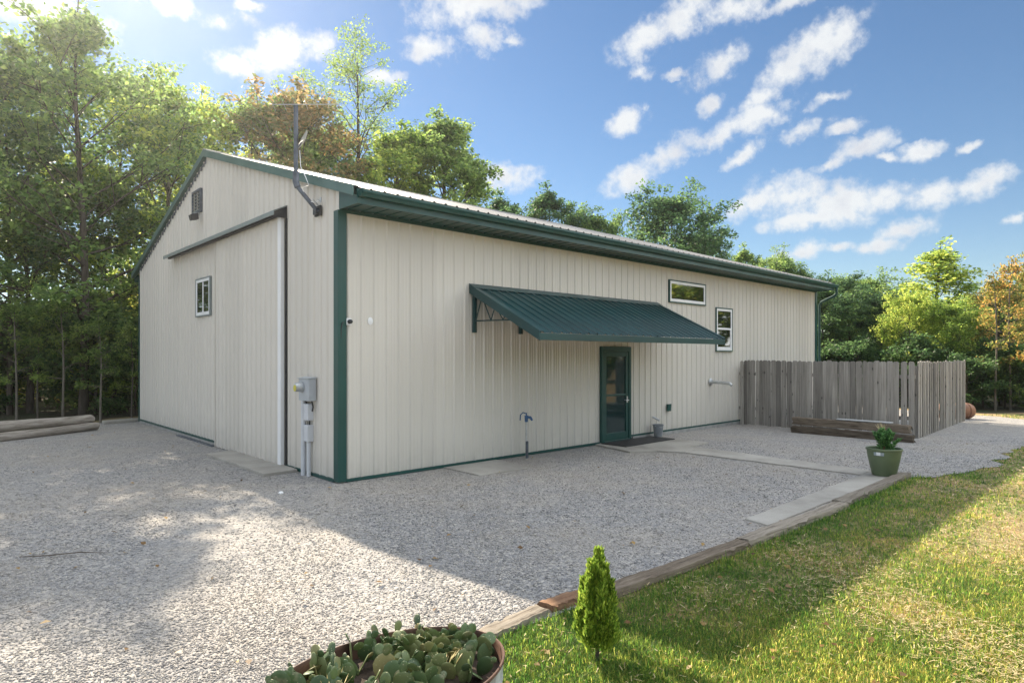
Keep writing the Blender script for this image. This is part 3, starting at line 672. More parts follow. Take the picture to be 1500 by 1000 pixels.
# potted dwarf conifer
pc = Vector((6.70, -5.47, .025))
o = empty('potted_plant', pc, 'sage green plastic pot with a small dark conifer on the path corner', 'potted plant')
rr = [(0, 0), (.165, 0), (.175, .01), (.235, .30), (.250, .40), (.262, .41), (.262, .435), (.252, .44), (.238, .43), (.23, .36), (0, .36)]
MB().lathe(rr, pc, 36).build('pot', M['potgreen'], o, 0, 35)
MB().lathe([(0, .375), (.14, .38), (.232, .368)], pc, 20).build('soil', M['soil'], o)
def on_pot(a, z): r = .245+.012; rad = .235 + (z-.30)*.15+.0045; return (pc.x+rad*math.cos(a), pc.y+rad*math.sin(a), pc.z+z)
va = math.atan2(CAM.y-pc.y, CAM.x-pc.x)
for (a0, a1, zz0, zz1, mt, pr_) in ((.02, .62, .335, .385, 'label2', 0), (.22, .46, .338, .388, 'label', .002)):
    mb = MB(); pts = []
    n = 8
    vs = []
    for i in range(n+1):
        for z in (zz0, zz1):
            q = Vector(on_pot(va - (a0-.02) - (a1-a0)*i/n + .0 + .30 - .3 - .0, z)); d = (q-Vector((pc.x, pc.y, q.z))).normalized()
            vs += [q + d*pr_, q + d*(pr_+.0015)]
    fs = []
    for i in range(n):
        b = 4*i; fs += [(b, b+4, b+6, b+2), (b+1, b+3, b+7, b+5)]
    mb.add(vs, fs).build('pot_label', M[mt], o)

def sprays(rng, n, prof, hgt, size, up=1.2, wf=.24):
    """small scaly conifer sprays: quads standing out and up from an axis. prof(f)->radius"""
    f = rng.random(n)**.85; r = prof(f)*(.25+.75*rng.random(n)**.45); a = rng.random(n)*6.283
    P = np.stack([r*np.cos(a), r*np.sin(a), f*hgt], 1)
    d = np.stack([np.cos(a), np.sin(a), np.full(n, up)], 1) + rng.normal(0, .38, (n, 3)); d /= np.linalg.norm(d, axis=1)[:, None]
    s = np.cross(d, rng.normal(0, 1, (n, 3))); s /= np.linalg.norm(s, axis=1)[:, None]
    l = size*(.6+.8*rng.random(n))[:, None]; w = l*wf
    return np.stack([P, P+d*l*.5+s*w, P+d*l, P+d*l*.5-s*w], 1).reshape(-1, 3)
rng = np.random.default_rng(21)
v = sprays(rng, 420, lambda f: .09*np.clip(1.1-f, .2, 1), .24, .05, 1.2, .16)
for i in range(26):
    a = rng.random()*6.283; f = rng.random(); r = .05+.11*rng.random()*(1.2-f)
    q_ = sprays(rng, 120, lambda q: .028*(1.15-q), .15, .040, 1.7, .15); sh = .5+.5*rng.random(); q_[:, 0] += q_[:, 2]*math.cos(a)*sh*(1-f*.7); q_[:, 1] += q_[:, 2]*math.sin(a)*sh*(1-f*.7)
    v = np.concatenate([v, q_ + np.array([r*.55*math.cos(a), r*.55*math.sin(a), .04+.17*f])])
v = np.concatenate([v, sprays(rng, 160, lambda f: .035*(1.1-f), .30, .05, 2.5, .16), sprays(rng, 160, lambda f: .06*(1.1-f), .08, .045, .5, .16)+np.array([.09, -.05, 0])])
np_mesh('foliage', v + np.array([0, 0, .39]), None, M['potplant'], o)
MB().tube([pc+Vector((0,0,.36)), pc+Vector((.01,0,.50)), pc+Vector((0,.01,.72))], [.018, .013, .004], 8).build('stem', M['rust'], o, 0, 40)
np_mesh('straw', sprays(rng, 34, lambda f: .03*f+.01, .10, .10, 3, .03) + np.array([-.01, .03, .64]), None, M['drygrass'], o)

# young cypress on the lawn
cy = Vector((-1.46, -6.24, -.01))
o = empty('young_cypress', cy, 'small bright green cone shaped cypress on the lawn beside the cactus tub', 'cypress')
prof = lambda f: .145*np.clip((1.02-f)**.62, .06, 1)*np.clip(.66+f*1.6, 0, 1)
parts = [sprays(rng, 2600, lambda f: prof(f)*.8, .56, .040, 1.5, .15)]
for i in range(52):                                       # upright side plumes make the outline uneven
    f = .03+.78*rng.random(); a = rng.random()*6.283; r = float(prof(np.array([f]))[0])*(.7+.45*rng.random())
    parts.append(sprays(rng, 190, lambda q: .032*(1.05-q), .11+.07*rng.random(), .034, 2.2, .15)*np.array([1, 1, 1]) + np.array([r*math.cos(a), r*math.sin(a), f*.58]))
parts.append(sprays(rng, 320, lambda q: .022*(1.05-q), .12, .034, 2.6) + np.array([.0, .0, .53]))
parts.append(sprays(rng, 260, lambda q: .020*(1.05-q), .12, .034, 2.6) + np.array([.055*RT.x, .055*RT.y, .42]))
np_mesh('crown', np.concatenate(parts) + np.array([0, 0, .055]), None, M['cypress'], o)
MB().tube([cy+Vector((0,0,-.03)), cy+Vector((.004,.004,.2)), cy+Vector((0,0,.55))], [.014, .011, .003], 8).build('trunk', M['bark'], o, 0, 40)

# oval stock tank planted with prickly pear
tc = Vector((-2.94, -6.16, 0))
o = empty('cactus_tub', tc, 'oval galvanised tub with rusty rim full of prickly pear, cut by the frame', 'planter')
mt = Matrix.Translation(tc) @ Matrix.Rotation(R(-3), 4, 'Z')
A, B_ = .63, .43
def oval(prof, name, mat, n=56):
    vs = []
    for r, z in prof:
        for q in range(n):
            a = 2*math.pi*q/n; vs.append(mt @ Vector(((A-.42+r)*math.cos(a), (B_-.42+r)*math.sin(a), z)))
    m = len(prof)
    mb = MB().add(vs, [(i*n+q, i*n+(q+1) % n, (i+1)*n+(q+1) % n, (i+1)*n+q) for i in range(m-1) for q in range(n)])
    return mb.build(name, mat, o, 0, 50)
oval([(.385, -.02), (.395, .12), (.400, .125), (.397, .13), (.405, .27), (.410, .275), (.406, .28), (.413, .375)], 'tub_wall', M['tub'])
oval([(.413, .375), (.419, .380), (.421, .388), (.418, .395), (.411, .396), (.407, .390), (.406, .375), (.398, .25)], 'rim', M['rustrim'])
oval([(.402, .30), (.30, .325), (.15, .34), (.0, .335)], 'soil', M['soil'])
def pad_mesh(mb, base, d, nrm, ln, wd, th):
    d = Vector(d).normalized(); s = Vector(nrm).cross(d).normalized(); n = d.cross(s)
    prof = [(0, .16), (.1, .52), (.28, .84), (.5, 1.0), (.72, .98), (.88, .72), (.97, .36), (1, .0)]
    k = 10; vs = []
    for f, w in prof:
        for q in range(k):
            a = 2*math.pi*q/k; vs.append(Vector(base) + d*ln*f + s*wd*.5*w*math.cos(a) + n*th*.5*(w**.6 if w else 0)*math.sin(a))
    fs = [(i*k+q, i*k+(q+1) % k, (i+1)*k+(q+1) % k, (i+1)*k+q) for i in range(len(prof)-1) for q in range(k)]
    mb.add(vs, fs)
    return Vector(base) + d*ln*.93, s, n
rc = random.Random(12)
clumps = [(-.44, .14), (-.30, .24), (-.40, -.05), (-.12, .20), (.0, .30), (.10, .12), (-.16, -.02), (.24, .24), (.32, .06), (.44, .14), (.50, -.03), (.20, -.10), (.36, -.17), (.04, -.18), (-.28, -.2), (.12, .31), (.38, .22), (.0, .02), (-.05, -.09), (.12, -.02), (.24, .03), (-.22, .1), (-.34, .10), (.28, .14), (.16, .2), (.42, .05), (-.2, .3), (.30, .28)]
for i, (cx, cyy) in enumerate(clumps):
    mb = MB()
    for j in range(rc.choice((5, 6, 7))):
        b = mt @ Vector((cx+rc.uniform(-.07, .07), cyy+rc.uniform(-.06, .06), .325))
        a = rc.uniform(0, 6.28); tilt = rc.uniform(.1, 1.6)
        d = Vector((math.cos(a)*tilt, math.sin(a)*tilt, 1)); ln = rc.uniform(.085, .145)
        nr = Vector((rc.uniform(-1, 1), rc.uniform(-1, 1), .4)) if rc.random() < .3 else Vector((FW.x+rc.uniform(-.7, .7), FW.y+rc.uniform(-.7, .7), .3))
        tip, s, n = pad_mesh(mb, b, d, nr, ln, ln*rc.uniform(.58, .82), .010)
        for q in range(rc.choice((0, 1, 1, 2))):
            d2 = (d.normalized()*.9 + s*rc.uniform(-.9, .9) + n*rc.uniform(-.5, .5)); l2 = rc.uniform(.03, .075)
            pad_mesh(mb, tip - d.normalized()*.006 + s*rc.uniform(-.02, .02), d2, n + s*rc.uniform(-.4, .4), l2, l2*rc.uniform(.65, .9), .009)
    mb.build('prickly_pear', M['cactus'], o, 0, 60)
mb = MB(); b = mt @ Vector((-.47, .19, .33)); pad_mesh(mb, b, (-.05, .0, 1), (FW.x, FW.y, .2), .155, .105, .018); mb.build('prickly_pear', M['cactus'], o, 0, 60)
v = sprays(rng, 44, lambda f: .03+.03*f, .05, .075, 1.6, .03)
np_mesh('straw', v + np.array([.30, -.05, .33]), None, M['drygrass'], o); np_mesh('straw', v[:100] + np.array([-.26, .10, .33]), None, M['drygrass'], o)

# fallen leaves
rl = np.random.default_rng(77); P, t = view_pts(rl, 420, 3.6, 19, 1.2, -40, 1540)
ok = ~((P[:, 0] > -.2) & (P[:, 1] > -.3)) & ((P[:, 1] < -5.9) | (rl.random(420) < .45)); P = P[ok]; N = len(P)
q = np.concatenate([P, .012+.02*rl.random((N, 1))], 1); fl = leaf_quads(rl, q, .055, 2.0, .7)
o = np_mesh('fallen_leaves', fl, None, M['deadleaf']); o['kind'] = 'stuff'; o['label'] = 'dry brown fallen leaves scattered on gravel and lawn'
# border timbers
def timber(name, a, b, w, h, mat, label, group=None, seed=0, z=None, cat='timber', segs=26, amp=.005):
    r = random.Random(seed); a = Vector(a); b = Vector(b); d = b-a; ln = d.length; t = d.normalized(); s = t.cross(Vector((0,0,1))).normalized(); u = s.cross(t)
    o = bpy.data.objects.new(name, bpy.data.meshes.new(name)); COL.objects.link(o)
    ring = [(-.5,-.5),(-.2,-.5),(.2,-.5),(.5,-.5),(.5,-.15),(.5,.2),(.46,.46),(.2,.5),(-.2,.5),(-.46,.46),(-.5,.2),(-.5,-.15)]
    ph = [r.uniform(0, 6.28) for _ in ring]; n = len(ring); vs = []
    for i in range(segs+1):
        f = i/segs
        for q, (x, y) in enumerate(ring):
            j = amp*(.5*math.sin(f*9+ph[q]) + r.uniform(-.9, .9)); j += -.014*(r.random() < .05)
            e = (r.uniform(-.03, .03) if i in (0, segs) else 0)
            vs.append(((f-.5)*ln+e, x*w+j*(1 if abs(x) > .3 else .4), y*h+j*.8*(y > 0)))
    fs = [(i*n+q, i*n+(q+1) % n, (i+1)*n+(q+1) % n, (i+1)*n+q) for i in range(segs) for q in range(n)]
    fs += [tuple(range(n)), tuple(reversed(range(segs*n, segs*n+n)))]
    me = o.data; me.from_pydata(vs, [], fs); me.update()
    import bmesh
    bm = bmesh.new(); bm.from_mesh(me); bmesh.ops.recalc_face_normals(bm, faces=bm.faces); bm.to_mesh(me); bm.free()
    for p in me.polygons: p.use_smooth = True
    me.set_sharp_from_angle(angle=R(38)); me.materials.append(mat)
    m = Matrix((t, -s if False else s.cross(t).cross(t)*-1, u)).transposed() if False else Matrix((t, u.cross(t), u)).transposed()
    o.matrix_world = Matrix.Translation((a+b)/2) @ m.to_4x4()
    return tag(o, label, cat, group)
G1 = 'old timbers edging the gravel'
timber('edging_timber', (-1.98,-5.52,-.015), (-1.17,-5.47,-.015), .15, .11, M['tiepale'], 'short pale sunlit edging timber, the one nearest the cactus tub', G1, 1)
timber('edging_timber', (-1.15,-5.47,.0), (-.62,-5.52,.0), .15, .11, M['tiered'], 'short reddish brown edging timber just behind the young cypress', G1, 2)
timber('edging_timber', (-.60,-5.60,.005), (1.50,-5.72,.005), .16, .11, M['tie'], 'dark brown edging timber running right from behind the cypress', G1, 3)
timber('edging_timber', (1.53,-5.70,.01), (4.02,-5.78,.01), .17, .11, M['tiepale'], 'cracked weathered edging timber in the middle beside the concrete strip', G1, 4, amp=.008)
timber('edging_timber', (4.06,-5.73,.01), (6.98,-5.70,.01), .17, .11, M['tiepale'], 'grey edging timber ending beside the green pot', G1, 5, amp=.007)
G2 = 'old railway ties stacked at the fence'
timber('railway_tie', (11.60,-1.93,.085), (11.60,-4.62,.075), .20, .17, M['tie'], 'lower dark railway tie of the stack lying along the fence', G2, 6, amp=.009)
timber('railway_tie', (11.72,-1.90,.29), (11.70,-4.52,.28), .20, .18, M['tie'], 'upper cracked railway tie of the stack lying along the fence', G2, 7, amp=.011)
tag(MB().box((11.64, -4.15, .388), (11.82, -2.95, .412)).build('plank', M['plank'], None, .004), 'thin grey white board lying on the stacked railway ties', 'board')
def logm(name, a, b, r0, r1, label, group, seed):
    r = random.Random(seed); a = Vector(a); b = Vector(b); n = 14; m = 22
    d = (b-a); t = d.normalized(); s = t.cross(Vector((0,0,1))).normalized(); u = s.cross(t); vs = []
    for i in range(m):
        f = i/(m-1); rad = r0+(r1-r0)*f; off = s*.02*math.sin(f*5+seed) + u*.014*math.sin(f*7+seed*2)
        for q in range(n):
            an = 2*math.pi*q/n; rr_ = rad*(1+.08*math.sin(an*2+seed+f*3)+.05*math.sin(f*23+an*3+seed)+r.uniform(-.05, .05))
            vs.append((Vector(((f-.5)*d.length, 0, 0)) + Vector((0, rr_*math.cos(an)+off.dot(s), rr_*math.sin(an)+off.dot(u)))))
    fs = [(i*n+q, i*n+(q+1) % n, (i+1)*n+(q+1) % n, (i+1)*n+q) for i in range(m-1) for q in range(n)] + [tuple(range(n-1, -1, -1)), tuple((m-1)*n+q for q in range(n))]
    mb = MB().add(vs, fs); o = mb.build(name, M['log'], None, 0, 50)
    o.matrix_world = Matrix.Translation((a+b)/2) @ Matrix((t, u.cross(t), u)).transposed().to_4x4()
    return tag(o, label, 'log', group)
G3 = 'barkless logs stacked at the wood edge'
la, lb = Vector((-1.33, 10.72, .1)), Vector((-6.2, 8.05, .1)); ldir = (lb-la).normalized(); ls = Vector((ldir.y, -ldir.x, 0))
logm('log', la, lb, .105, .125, 'lower barkless grey log of the two stacked at the wood edge', G3, 1)
logm('log', la + Vector((-.1,.10,.205)), lb + Vector((.1,.12,.235)), .115, .125, 'upper barkless grey log of the two stacked at the wood edge', G3, 2)
for i, pts in enumerate([[(-3.95,-1.2,.02), (-3.75,-1.35,.025), (-3.5,-1.42,.02), (-3.3,-1.62,.018)]]):
    tag(MB().tube(pts, [.004, .006, .005, .002], 7).tube([pts[1], (-3.72,-1.52,.03)], [.003, .001], 6).build('stick', M['bark'], None, 0, 40), 'thin dry brown stick lying on the gravel at the left', 'stick')
mb = MB().lathe([(0, -.02), (.022, -.012), (.03, .005), (.025, .02), (.01, .028), (0, .028)], (-.95, -.12, .012), 9, sx=1.2); tag(mb.build('pale_stone', M['white'], None, 0, 30), 'single white stone on the gravel in front of the gable', 'stone')
tag(MB().prism([(-.9,12.15,-.02), (-.02,12.35,-.02), (-.02,12.75,-.02), (-.9,12.5,-.02)], (0,0,.11)).build('stone_slab', M['concrete'], None, .03), 'mossy low concrete step at the far foot of the gable', 'step')

# fence
def picket(name, mat, parent, c, along, w, h, z0, th=.019, lean=0, cut=.03):
    """dog-eared board standing at c, face along 'along'"""
    a = Vector(along); n = Vector((-a.y, a.x, 0)); c = Vector(c)
    pr = [(-w/2, 0), (w/2, 0), (w/2, h-cut), (w/2-cut*.9, h), (-w/2+cut*.9, h), (-w/2, h-cut)]
    poly = [c + a*(x+lean*z) + Vector((0, 0, z0+z)) - n*th/2 for x, z in pr]
    return MB().prism(poly, n*th).build(name, mat, parent, .003)
rf_ = random.Random(9)
fo = empty('picket_fence', (12.42, -.06, 0), 'weathered grey board fence standing out from the barn wall behind the railway ties', 'fence', 'weathered board fence runs')
y = -.09
while y > -3.86:
    w = rf_.choice((.135, .14, .14, .10, .14)); xo = 12.42 + (0 if rf_.random() < .72 else .02)
    zb = rf_.uniform(0, .02) + .09*min(1, max(0, -(y+1.9)))
    picket('picket', M['fence'], fo, (xo, y-w/2, 0), (0, 1, 0), w, 1.815-zb+rf_.uniform(-.018, .012), zb, lean=rf_.uniform(-.004, .004))
    y -= w + (rf_.uniform(-.0, .008))
for yy, w in ((-4.03, .13), (-4.20, .13), (-4.355, .12)): picket('picket', M['fence'], fo, (12.42, yy, 0), (0, 1, 0), w, 1.715, .09)
for z in (.42, 1.40): MB().box((12.46, -4.42, z), (12.50, -.03, z+.085)).build('rail', M['fence'], fo, .004)
for yy in (-.12, -2.2, -4.40): MB().box((12.502, yy-.045, -.05), (12.592, yy+.045, 1.70)).build('fence_post', M['fence'], fo, .005)
fs_ = empty('picket_fence', (12.45, -4.47, 0), 'weathered grey board fence running away from the corner, seen nearly edge on', 'fence', 'weathered board fence runs')
x = 12.50; i = 0
while x < 18.1:
    w = rf_.choice((.135, .14, .14)); yy = -4.47 + .24*(x-12.4)/5.7 + rf_.uniform(-.006, .006)
    picket('picket', M['fence'], fs_, (x+w/2, yy, 0), Vector((1, .045, 0)).normalized(), w, 1.81+rf_.uniform(-.03, .02), .0, lean=rf_.uniform(-.007, .007), th=.024)
    x += w + rf_.uniform(.07, .12)
for z in (.42, 1.40):
    MB().prism([(12.52, -4.44, z), (12.52, -4.40, z), (12.52, -4.40, z+.085), (12.52, -4.44, z+.085)], (5.6, .24, 0)).build('rail', M['fence'], fs_, .004)
for xx in (14.6, 18.0): MB().box((xx-.045, -4.39+.042*(xx-12.4), -.05), (xx+.045, -4.30+.042*(xx-12.4), 1.70)).build('fence_post', M['fence'], fs_, .005)
# rusty drum lying beyond the fence
dc = at(1399, 19.5); ddir = RT
o = empty('rusty_drum', dc, 'rounded rust brown drum lying on the gravel beyond the fence end', 'drum')
Mm = Matrix.Translation(dc + Vector((0, 0, .245))) @ Matrix((RT, FW, Vector((0,0,1)))).transposed().to_4x4() @ Matrix.Rotation(R(90), 4, 'Y')
MB().lathe([(0, -.56), (.10, -.555), (.19, -.51), (.235, -.43), (.25, -.34), (.25, .34), (.235, .43), (.19, .51), (.10, .555), (0, .56)], (0,0,0), 28, M=Mm).build('drum_shell', M['terracotta'], o, 0, 50)
MB().lathe([(.252, .30), (.257, .31), (.257, .33), (.252, .34)], (0,0,0), 28, M=Mm).lathe([(.252, -.34), (.257, -.33), (.257, -.31), (.252, -.30)], (0,0,0), 28, M=Mm).build('weld_seam', M['rust'], o, 0, 50)

# ------------------------------------------------------------------ trees
def tree_proto(seed, H=13, cb=2.2, Rr=4.0, prof=None, limbs=26, subs=5, per=60, leaf=.15, clump=.55, r0=.17, fork=False, asc=(.15, 1.0), lean=0.0, flat=.62):
    """returns (trunk mesh, crown mesh) for a tree H metres tall standing at the origin"""
    r = random.Random(seed); rng = np.random.default_rng(seed)
    prof = prof or (lambda f: math.sin(math.pi*min(1, max(0, .12+.86*f)))**.7)
    mb = MB(); pts = []; m = 12
    wx, wy = r.uniform(0, 6), r.uniform(0, 6)
    for i in range(m+1):
        f = i/m; pts.append(Vector((lean*H*f*f+.16*math.sin(f*5+wx)*f*H/9, .16*math.sin(f*4+wy)*f*H/9, H*.97*f)))
    def trunk_at(f):
        x = f*m; i = min(m-1, int(x)); return pts[i].lerp(pts[i+1], x-i)
    rad = lambda f: r0*(1-f)**.85+.012
    mb.tube([pts[0]-Vector((0,0,.15)), pts[0]+Vector((0,0,.06))] + pts[1:], [r0*1.5, r0*1.18] + [rad(i/m) for i in range(1, m+1)], 9)
    cl = []
    for i in range(limbs):
        f = (i+.5)/limbs; h = cb/H + (1-cb/H)*(f**.9)*.97; p0 = trunk_at(h*.93)
        a = i*2.39996 + r.uniform(-.5, .5); ln = Rr*prof(f)*r.uniform(.72, 1.15); el = asc[0]+(asc[1]-asc[0])*f + r.uniform(-.15, .2)
        path = [p0]; d = Vector((math.cos(a)*math.cos(el), math.sin(a)*math.cos(el), math.sin(el)))
        k = 5
        for j in range(k):
            d = (d + Vector((r.uniform(-.22, .22), r.uniform(-.22, .22), r.uniform(-.06, .16)))).normalized(); path.append(path[-1]+d*ln/k)
        br = max(.012, rad(h)*.5*min(1, ln/Rr+.3)); mb.tube(path, [br*(1-.82*j/k) for j in range(k+1)], 6, False)
        cl.append((path[-1], 1.0)); cl.append((path[-2]+Vector((r.uniform(-.2, .2), r.uniform(-.2, .2), .1)), .9))
        for q in range(subs):
            g = .3+.68*(q+r.random())/subs; x = g*k; j = min(k-1, int(x)); b = path[j].lerp(path[j+1], x-j)
            a2 = a + (1 if q % 2 else -1)*r.uniform(.5, 1.3); e2 = el*.5+r.uniform(-.35, .6); l2 = ln*r.uniform(.22, .45)*(1.15-.4*g)+.15
            d2 = Vector((math.cos(a2)*math.cos(e2), math.sin(a2)*math.cos(e2), math.sin(e2)))
            mid = b+d2*l2*.55+Vector((0, 0, r.uniform(-.06, .08))); e = b+d2*l2
            mb.tube([b, mid, e], [br*.42*(1-.5*g)+.006, br*.25+.004, .004], 4, False)
            cl.append((e, r.uniform(.6, 1.05)))
            if r.random() < .5: cl.append((mid, .6))
    for f in (.90, .95, .985, 1.0): cl.append((trunk_at(f*.999)+Vector((r.uniform(-.2, .2), r.uniform(-.2, .2), r.uniform(0, .25))), .75))
    C = np.array([c[0][:] for c in cl]); S = np.array([c[1] for c in cl])
    n = np.maximum(6, (per*S*S*rng.uniform(.55, 1.35, len(S)))).astype(int)
    idx = np.repeat(np.arange(len(C)), n); N = len(idx)
    g = rng.normal(0, 1, (N, 3)); g /= np.linalg.norm(g, axis=1)[:, None]; g *= (rng.random(N)**.5)[:, None]
    P = C[idx] + g*np.array([clump, clump, clump*flat])*S[idx][:, None]
    v = leaf_quads(rng, P, leaf)
    crown = np_mesh('crown', v, None, False)
    crown.materials.append(LEAF['green'])
    to = mb.build('trunk', M['bark'], None, 0, 60); tm = to.data; bpy.data.objects.remove(to)
    return tm, crown, H

full = lambda f: max(.12, math.sin(math.pi*min(1, .16+.84*f))**.6)
PROTO = dict(
    maple=tree_proto(1, 13, 1.9, 3.9, lambda f: max(.14, math.sin(math.pi*min(1, .2+.8*f))**.85), 30, 7, 74, .155, .60, r0=.135),
    oak=tree_proto(2, 13, 1.7, 4.2, full, 30, 7, 70, .16, .66, r0=.085),
    open=tree_proto(3, 13, 3.0, 3.4, lambda f: max(.2, math.sin(math.pi*min(1, .2+.8*f))**.8), 28, 6, 92, .145, .56, r0=.15),
    poplar=tree_proto(4, 13, 2.0, 2.7, lambda f: max(.25, math.sin(math.pi*min(1, .25+.75*f))**.5), 36, 6, 100, .155, .52, asc=(.35, 1.15)),
    locust=tree_proto(5, 15, 7.0, 3.6, lambda f: .55+.5*math.sin(math.pi*min(1, f*1.25)), 18, 6, 74, .095, .56, r0=.16, asc=(.5, 1.1), flat=.4),
    round=tree_proto(6, 10, 2.0, 4.0, full, 32, 8, 96, .16, .66, r0=.09),
    slim=tree_proto(7, 8, 1.4, 1.9, lambda f: max(.18, (1-f)**.55*min(1, .45+f*2.2)), 30, 6, 52, .125, .46, r0=.09, asc=(.25, 1.1)),
    bush=tree_proto(8, 3.2, .25, 1.7, full, 14, 6, 60, .135, .44, r0=.04),
    sapling=tree_proto(9, 5.5, 1.7, 1.2, full, 9, 4, 34, .12, .36, r0=.05, asc=(.3, .9)),
)
def tree(name, cat, kind, leaf, loc, H, label, group=None, wide=1.0, rz=None, bark='bark'):
    tm, cm, h0 = PROTO[kind]; k = H/h0
    o = empty(name, loc, label, cat, group)
    o.rotation_euler.z = random.uniform(0, 6.28) if rz is None else rz; o.scale = (k*wide, k*wide, k)
    for nm, me, mt in (('trunk', tm, M[bark]), ('crown', cm, LEAF[leaf])):
        c = bpy.data.objects.new(nm, me); COL.objects.link(c); c.parent = o
        c.material_slots[0].link = 'OBJECT'; c.material_slots[0].material = mt
    return o
GL, GB, GR = 'trees of the wood left of the barn', 'trees standing behind the barn roof', 'trees of the wood beyond the fence'
random.seed(31)
def T(name, kind, leaf, px, t, ytop, label, grp, wide=1.0, cat='tree', bark='bark', rz=None):
    return tree(name, cat, kind, leaf, at(px, t), max(1.2, top(ytop, t)), label, grp, wide, rz, bark)
# left wood
T('broadleaf_tree', 'maple', 'green', 122, 20.2, -25, 'tall tree with the thick dark trunk right behind the stacked logs', GL, .92)
T('broadleaf_tree', 'oak', 'deep', 14, 20.8, 62, 'dark tree at the left edge of the photo behind the logs', GL, .98)
T('broadleaf_tree', 'open', 'lime', -30, 24, 30, 'yellowish tree top at the far left edge', GL, 1.1)
T('broadleaf_tree', 'maple', 'lime', 240, 24.2, 92, 'sunlit yellow green tree rising beside the far gable slope', GL, .95)
T('broadleaf_tree', 'oak', 'green', 180, 26, 85, 'green tree between the thick trunk and the barn, set back', GL, .95)
T('broadleaf_tree', 'maple', 'lime', 300, 27, 118, 'yellow green tree just left of the barn peak', GL, .9)
T('broadleaf_tree', 'maple', 'green', 44, 21.5, 235, 'lower leafy tree left of the thick trunk, its crown over the logs', GL, 1.15)
T('broadleaf_tree', 'round', 'green', 146, 22.5, 262, 'low spreading tree between the thick trunk and the barn corner', GL, .85)
tree('broadleaf_tree', 'tree', 'oak', 'green', at(-150, 19.5), 13.5, 'tall tree just outside the left edge shading the gravel', GL, 1.0)
tree('broadleaf_tree', 'tree', 'maple', 'green', at(-330, 18), 12.5, 'tall tree far outside the left edge shading the gravel', GL, 1.0)
for px, t, H, lb in ((24, 18.4, 3.7, 'thin pale trunk close behind the logs at the left edge'), (55, 19.5, 3.3, 'slender dark sapling left of the thick trunk'),
                     (92, 18.6, 3.9, 'pale leaning sapling just left of the thick trunk'), (147, 18.3, 3.2, 'thin pale sapling at the right end of the logs'), (193, 19.3, 3.0, 'thin pale sapling beside the barn corner')):
    tree('sapling', 'sapling', 'sapling', 'green', at(px, t), H, lb, 'saplings behind the logs', .9, None, 'palebark')
# behind the barn
T('broadleaf_tree', 'oak', 'green', 372, 27.5, 128, 'green tree behind the roof just right of the barn peak', GB, .85)
T('broadleaf_tree', 'open', 'brown', 442, 28.5, 104, 'tree turning brown behind the antenna mast', GB, 1.15)
T('broadleaf_tree', 'round', 'green', 468, 33, 190, 'green tree low behind the roof between mast and airy tree', GB, .75)
T('airy_tree', 'locust', 'green', 527, 30, 58, 'tall airy tree with sparse feathery leaves behind the roof', GB, 1.05, rz=.5)
T('broadleaf_tree', 'poplar', 'lime', 586, 30, 172, 'yellow green tree behind the roof right of the airy tree', GB, 1.05)
T('broadleaf_tree', 'poplar', 'green', 645, 31, 150, 'dense upright green tree, right of the yellow green one behind the roof', GB, 1.12)
T('broadleaf_tree', 'open', 'deep', 737, 37, 272, 'dark thin crowned tree behind the roof right of the upright green tree', GB, 1.05)
T('broadleaf_tree', 'open', 'deep', 803, 37, 262, 'open crowned green tree behind the middle of the roof', GB, 1.0)
T('broadleaf_tree', 'round', 'green', 870, 37, 318, 'lower green tree behind the roof just left of the big round tree', GB, .72)
T('broadleaf_tree', 'round', 'deep', 985, 38, 288, 'big round green tree standing above the right half of the roof', GB, .98)
T('broadleaf_tree', 'round', 'deep', 1036, 41, 345, 'dark tree joined to the right side of the big round tree', GB, .7)
T('broadleaf_tree', 'open', 'green', 1092, 43, 352, 'green tree with a pointed top behind the right roof end', GB, .9)
T('broadleaf_tree', 'round', 'green', 1142, 45, 378, 'rounded green tree above the roof, nearest its right end', GB, .8)
T('broadleaf_tree', 'round', 'deep', 1178, 45, 402, 'small dark tree peeping over the right end of the roof', GB, .6)
# right wood
T('broadleaf_tree', 'round', 'deep', 1205, 29, 420, 'dark low tree half hidden by the barn corner and downspout', GR, 1.1)
T('broadleaf_tree', 'maple', 'green', 1246, 29, 424, 'leafy dark tree in front, between the first two trees right of the downspout', GR, 1.35)
T('broadleaf_tree', 'round', 'deep', 1292, 29, 430, 'dark tree just left of the bright yellow green tree', GR, 1.1)
T('broadleaf_tree', 'round', 'deep', 1222, 33, 408, 'dark green tree just right of the downspout', GR, 1.05)
T('broadleaf_tree', 'round', 'green', 1272, 35, 408, 'dark green tree second from the downspout, behind the fence', GR, 1.05)
T('broadleaf_tree', 'maple', 'green', 1322, 33, 412, 'green tree set back left of the tall yellow green tree', GR, .9)
T('broadleaf_tree', 'slim', 'lime', 1370, 27, 350, 'tall yellow green tree with feathery pointed top above the fence', GR, 1.45)
T('broadleaf_tree', 'round', 'lime', 1330, 25.5, 432, 'bright yellow green low tree directly above the right fence run', GR, .8)
T('broadleaf_tree', 'round', 'lime', 1395, 24.5, 446, 'yellow green tree low in front of the tall pointed tree', GR, .8)
T('broadleaf_tree', 'open', 'orange', 1466, 24.6, 400, 'tree turning orange at the right edge of the photo', GR, 1.15)
T('broadleaf_tree', 'round', 'orange', 1540, 27, 384, 'orange and green tree cut by the right edge', GR, .8)
T('broadleaf_tree', 'maple', 'green', 1425, 33, 420, 'green tree set back between the pointed tree and the orange tree', GR, 1.0)
T('broadleaf_tree', 'maple', 'lime', 1500, 34, 425, 'green tree far back at the right edge behind the orange tree', GR, 1.0)
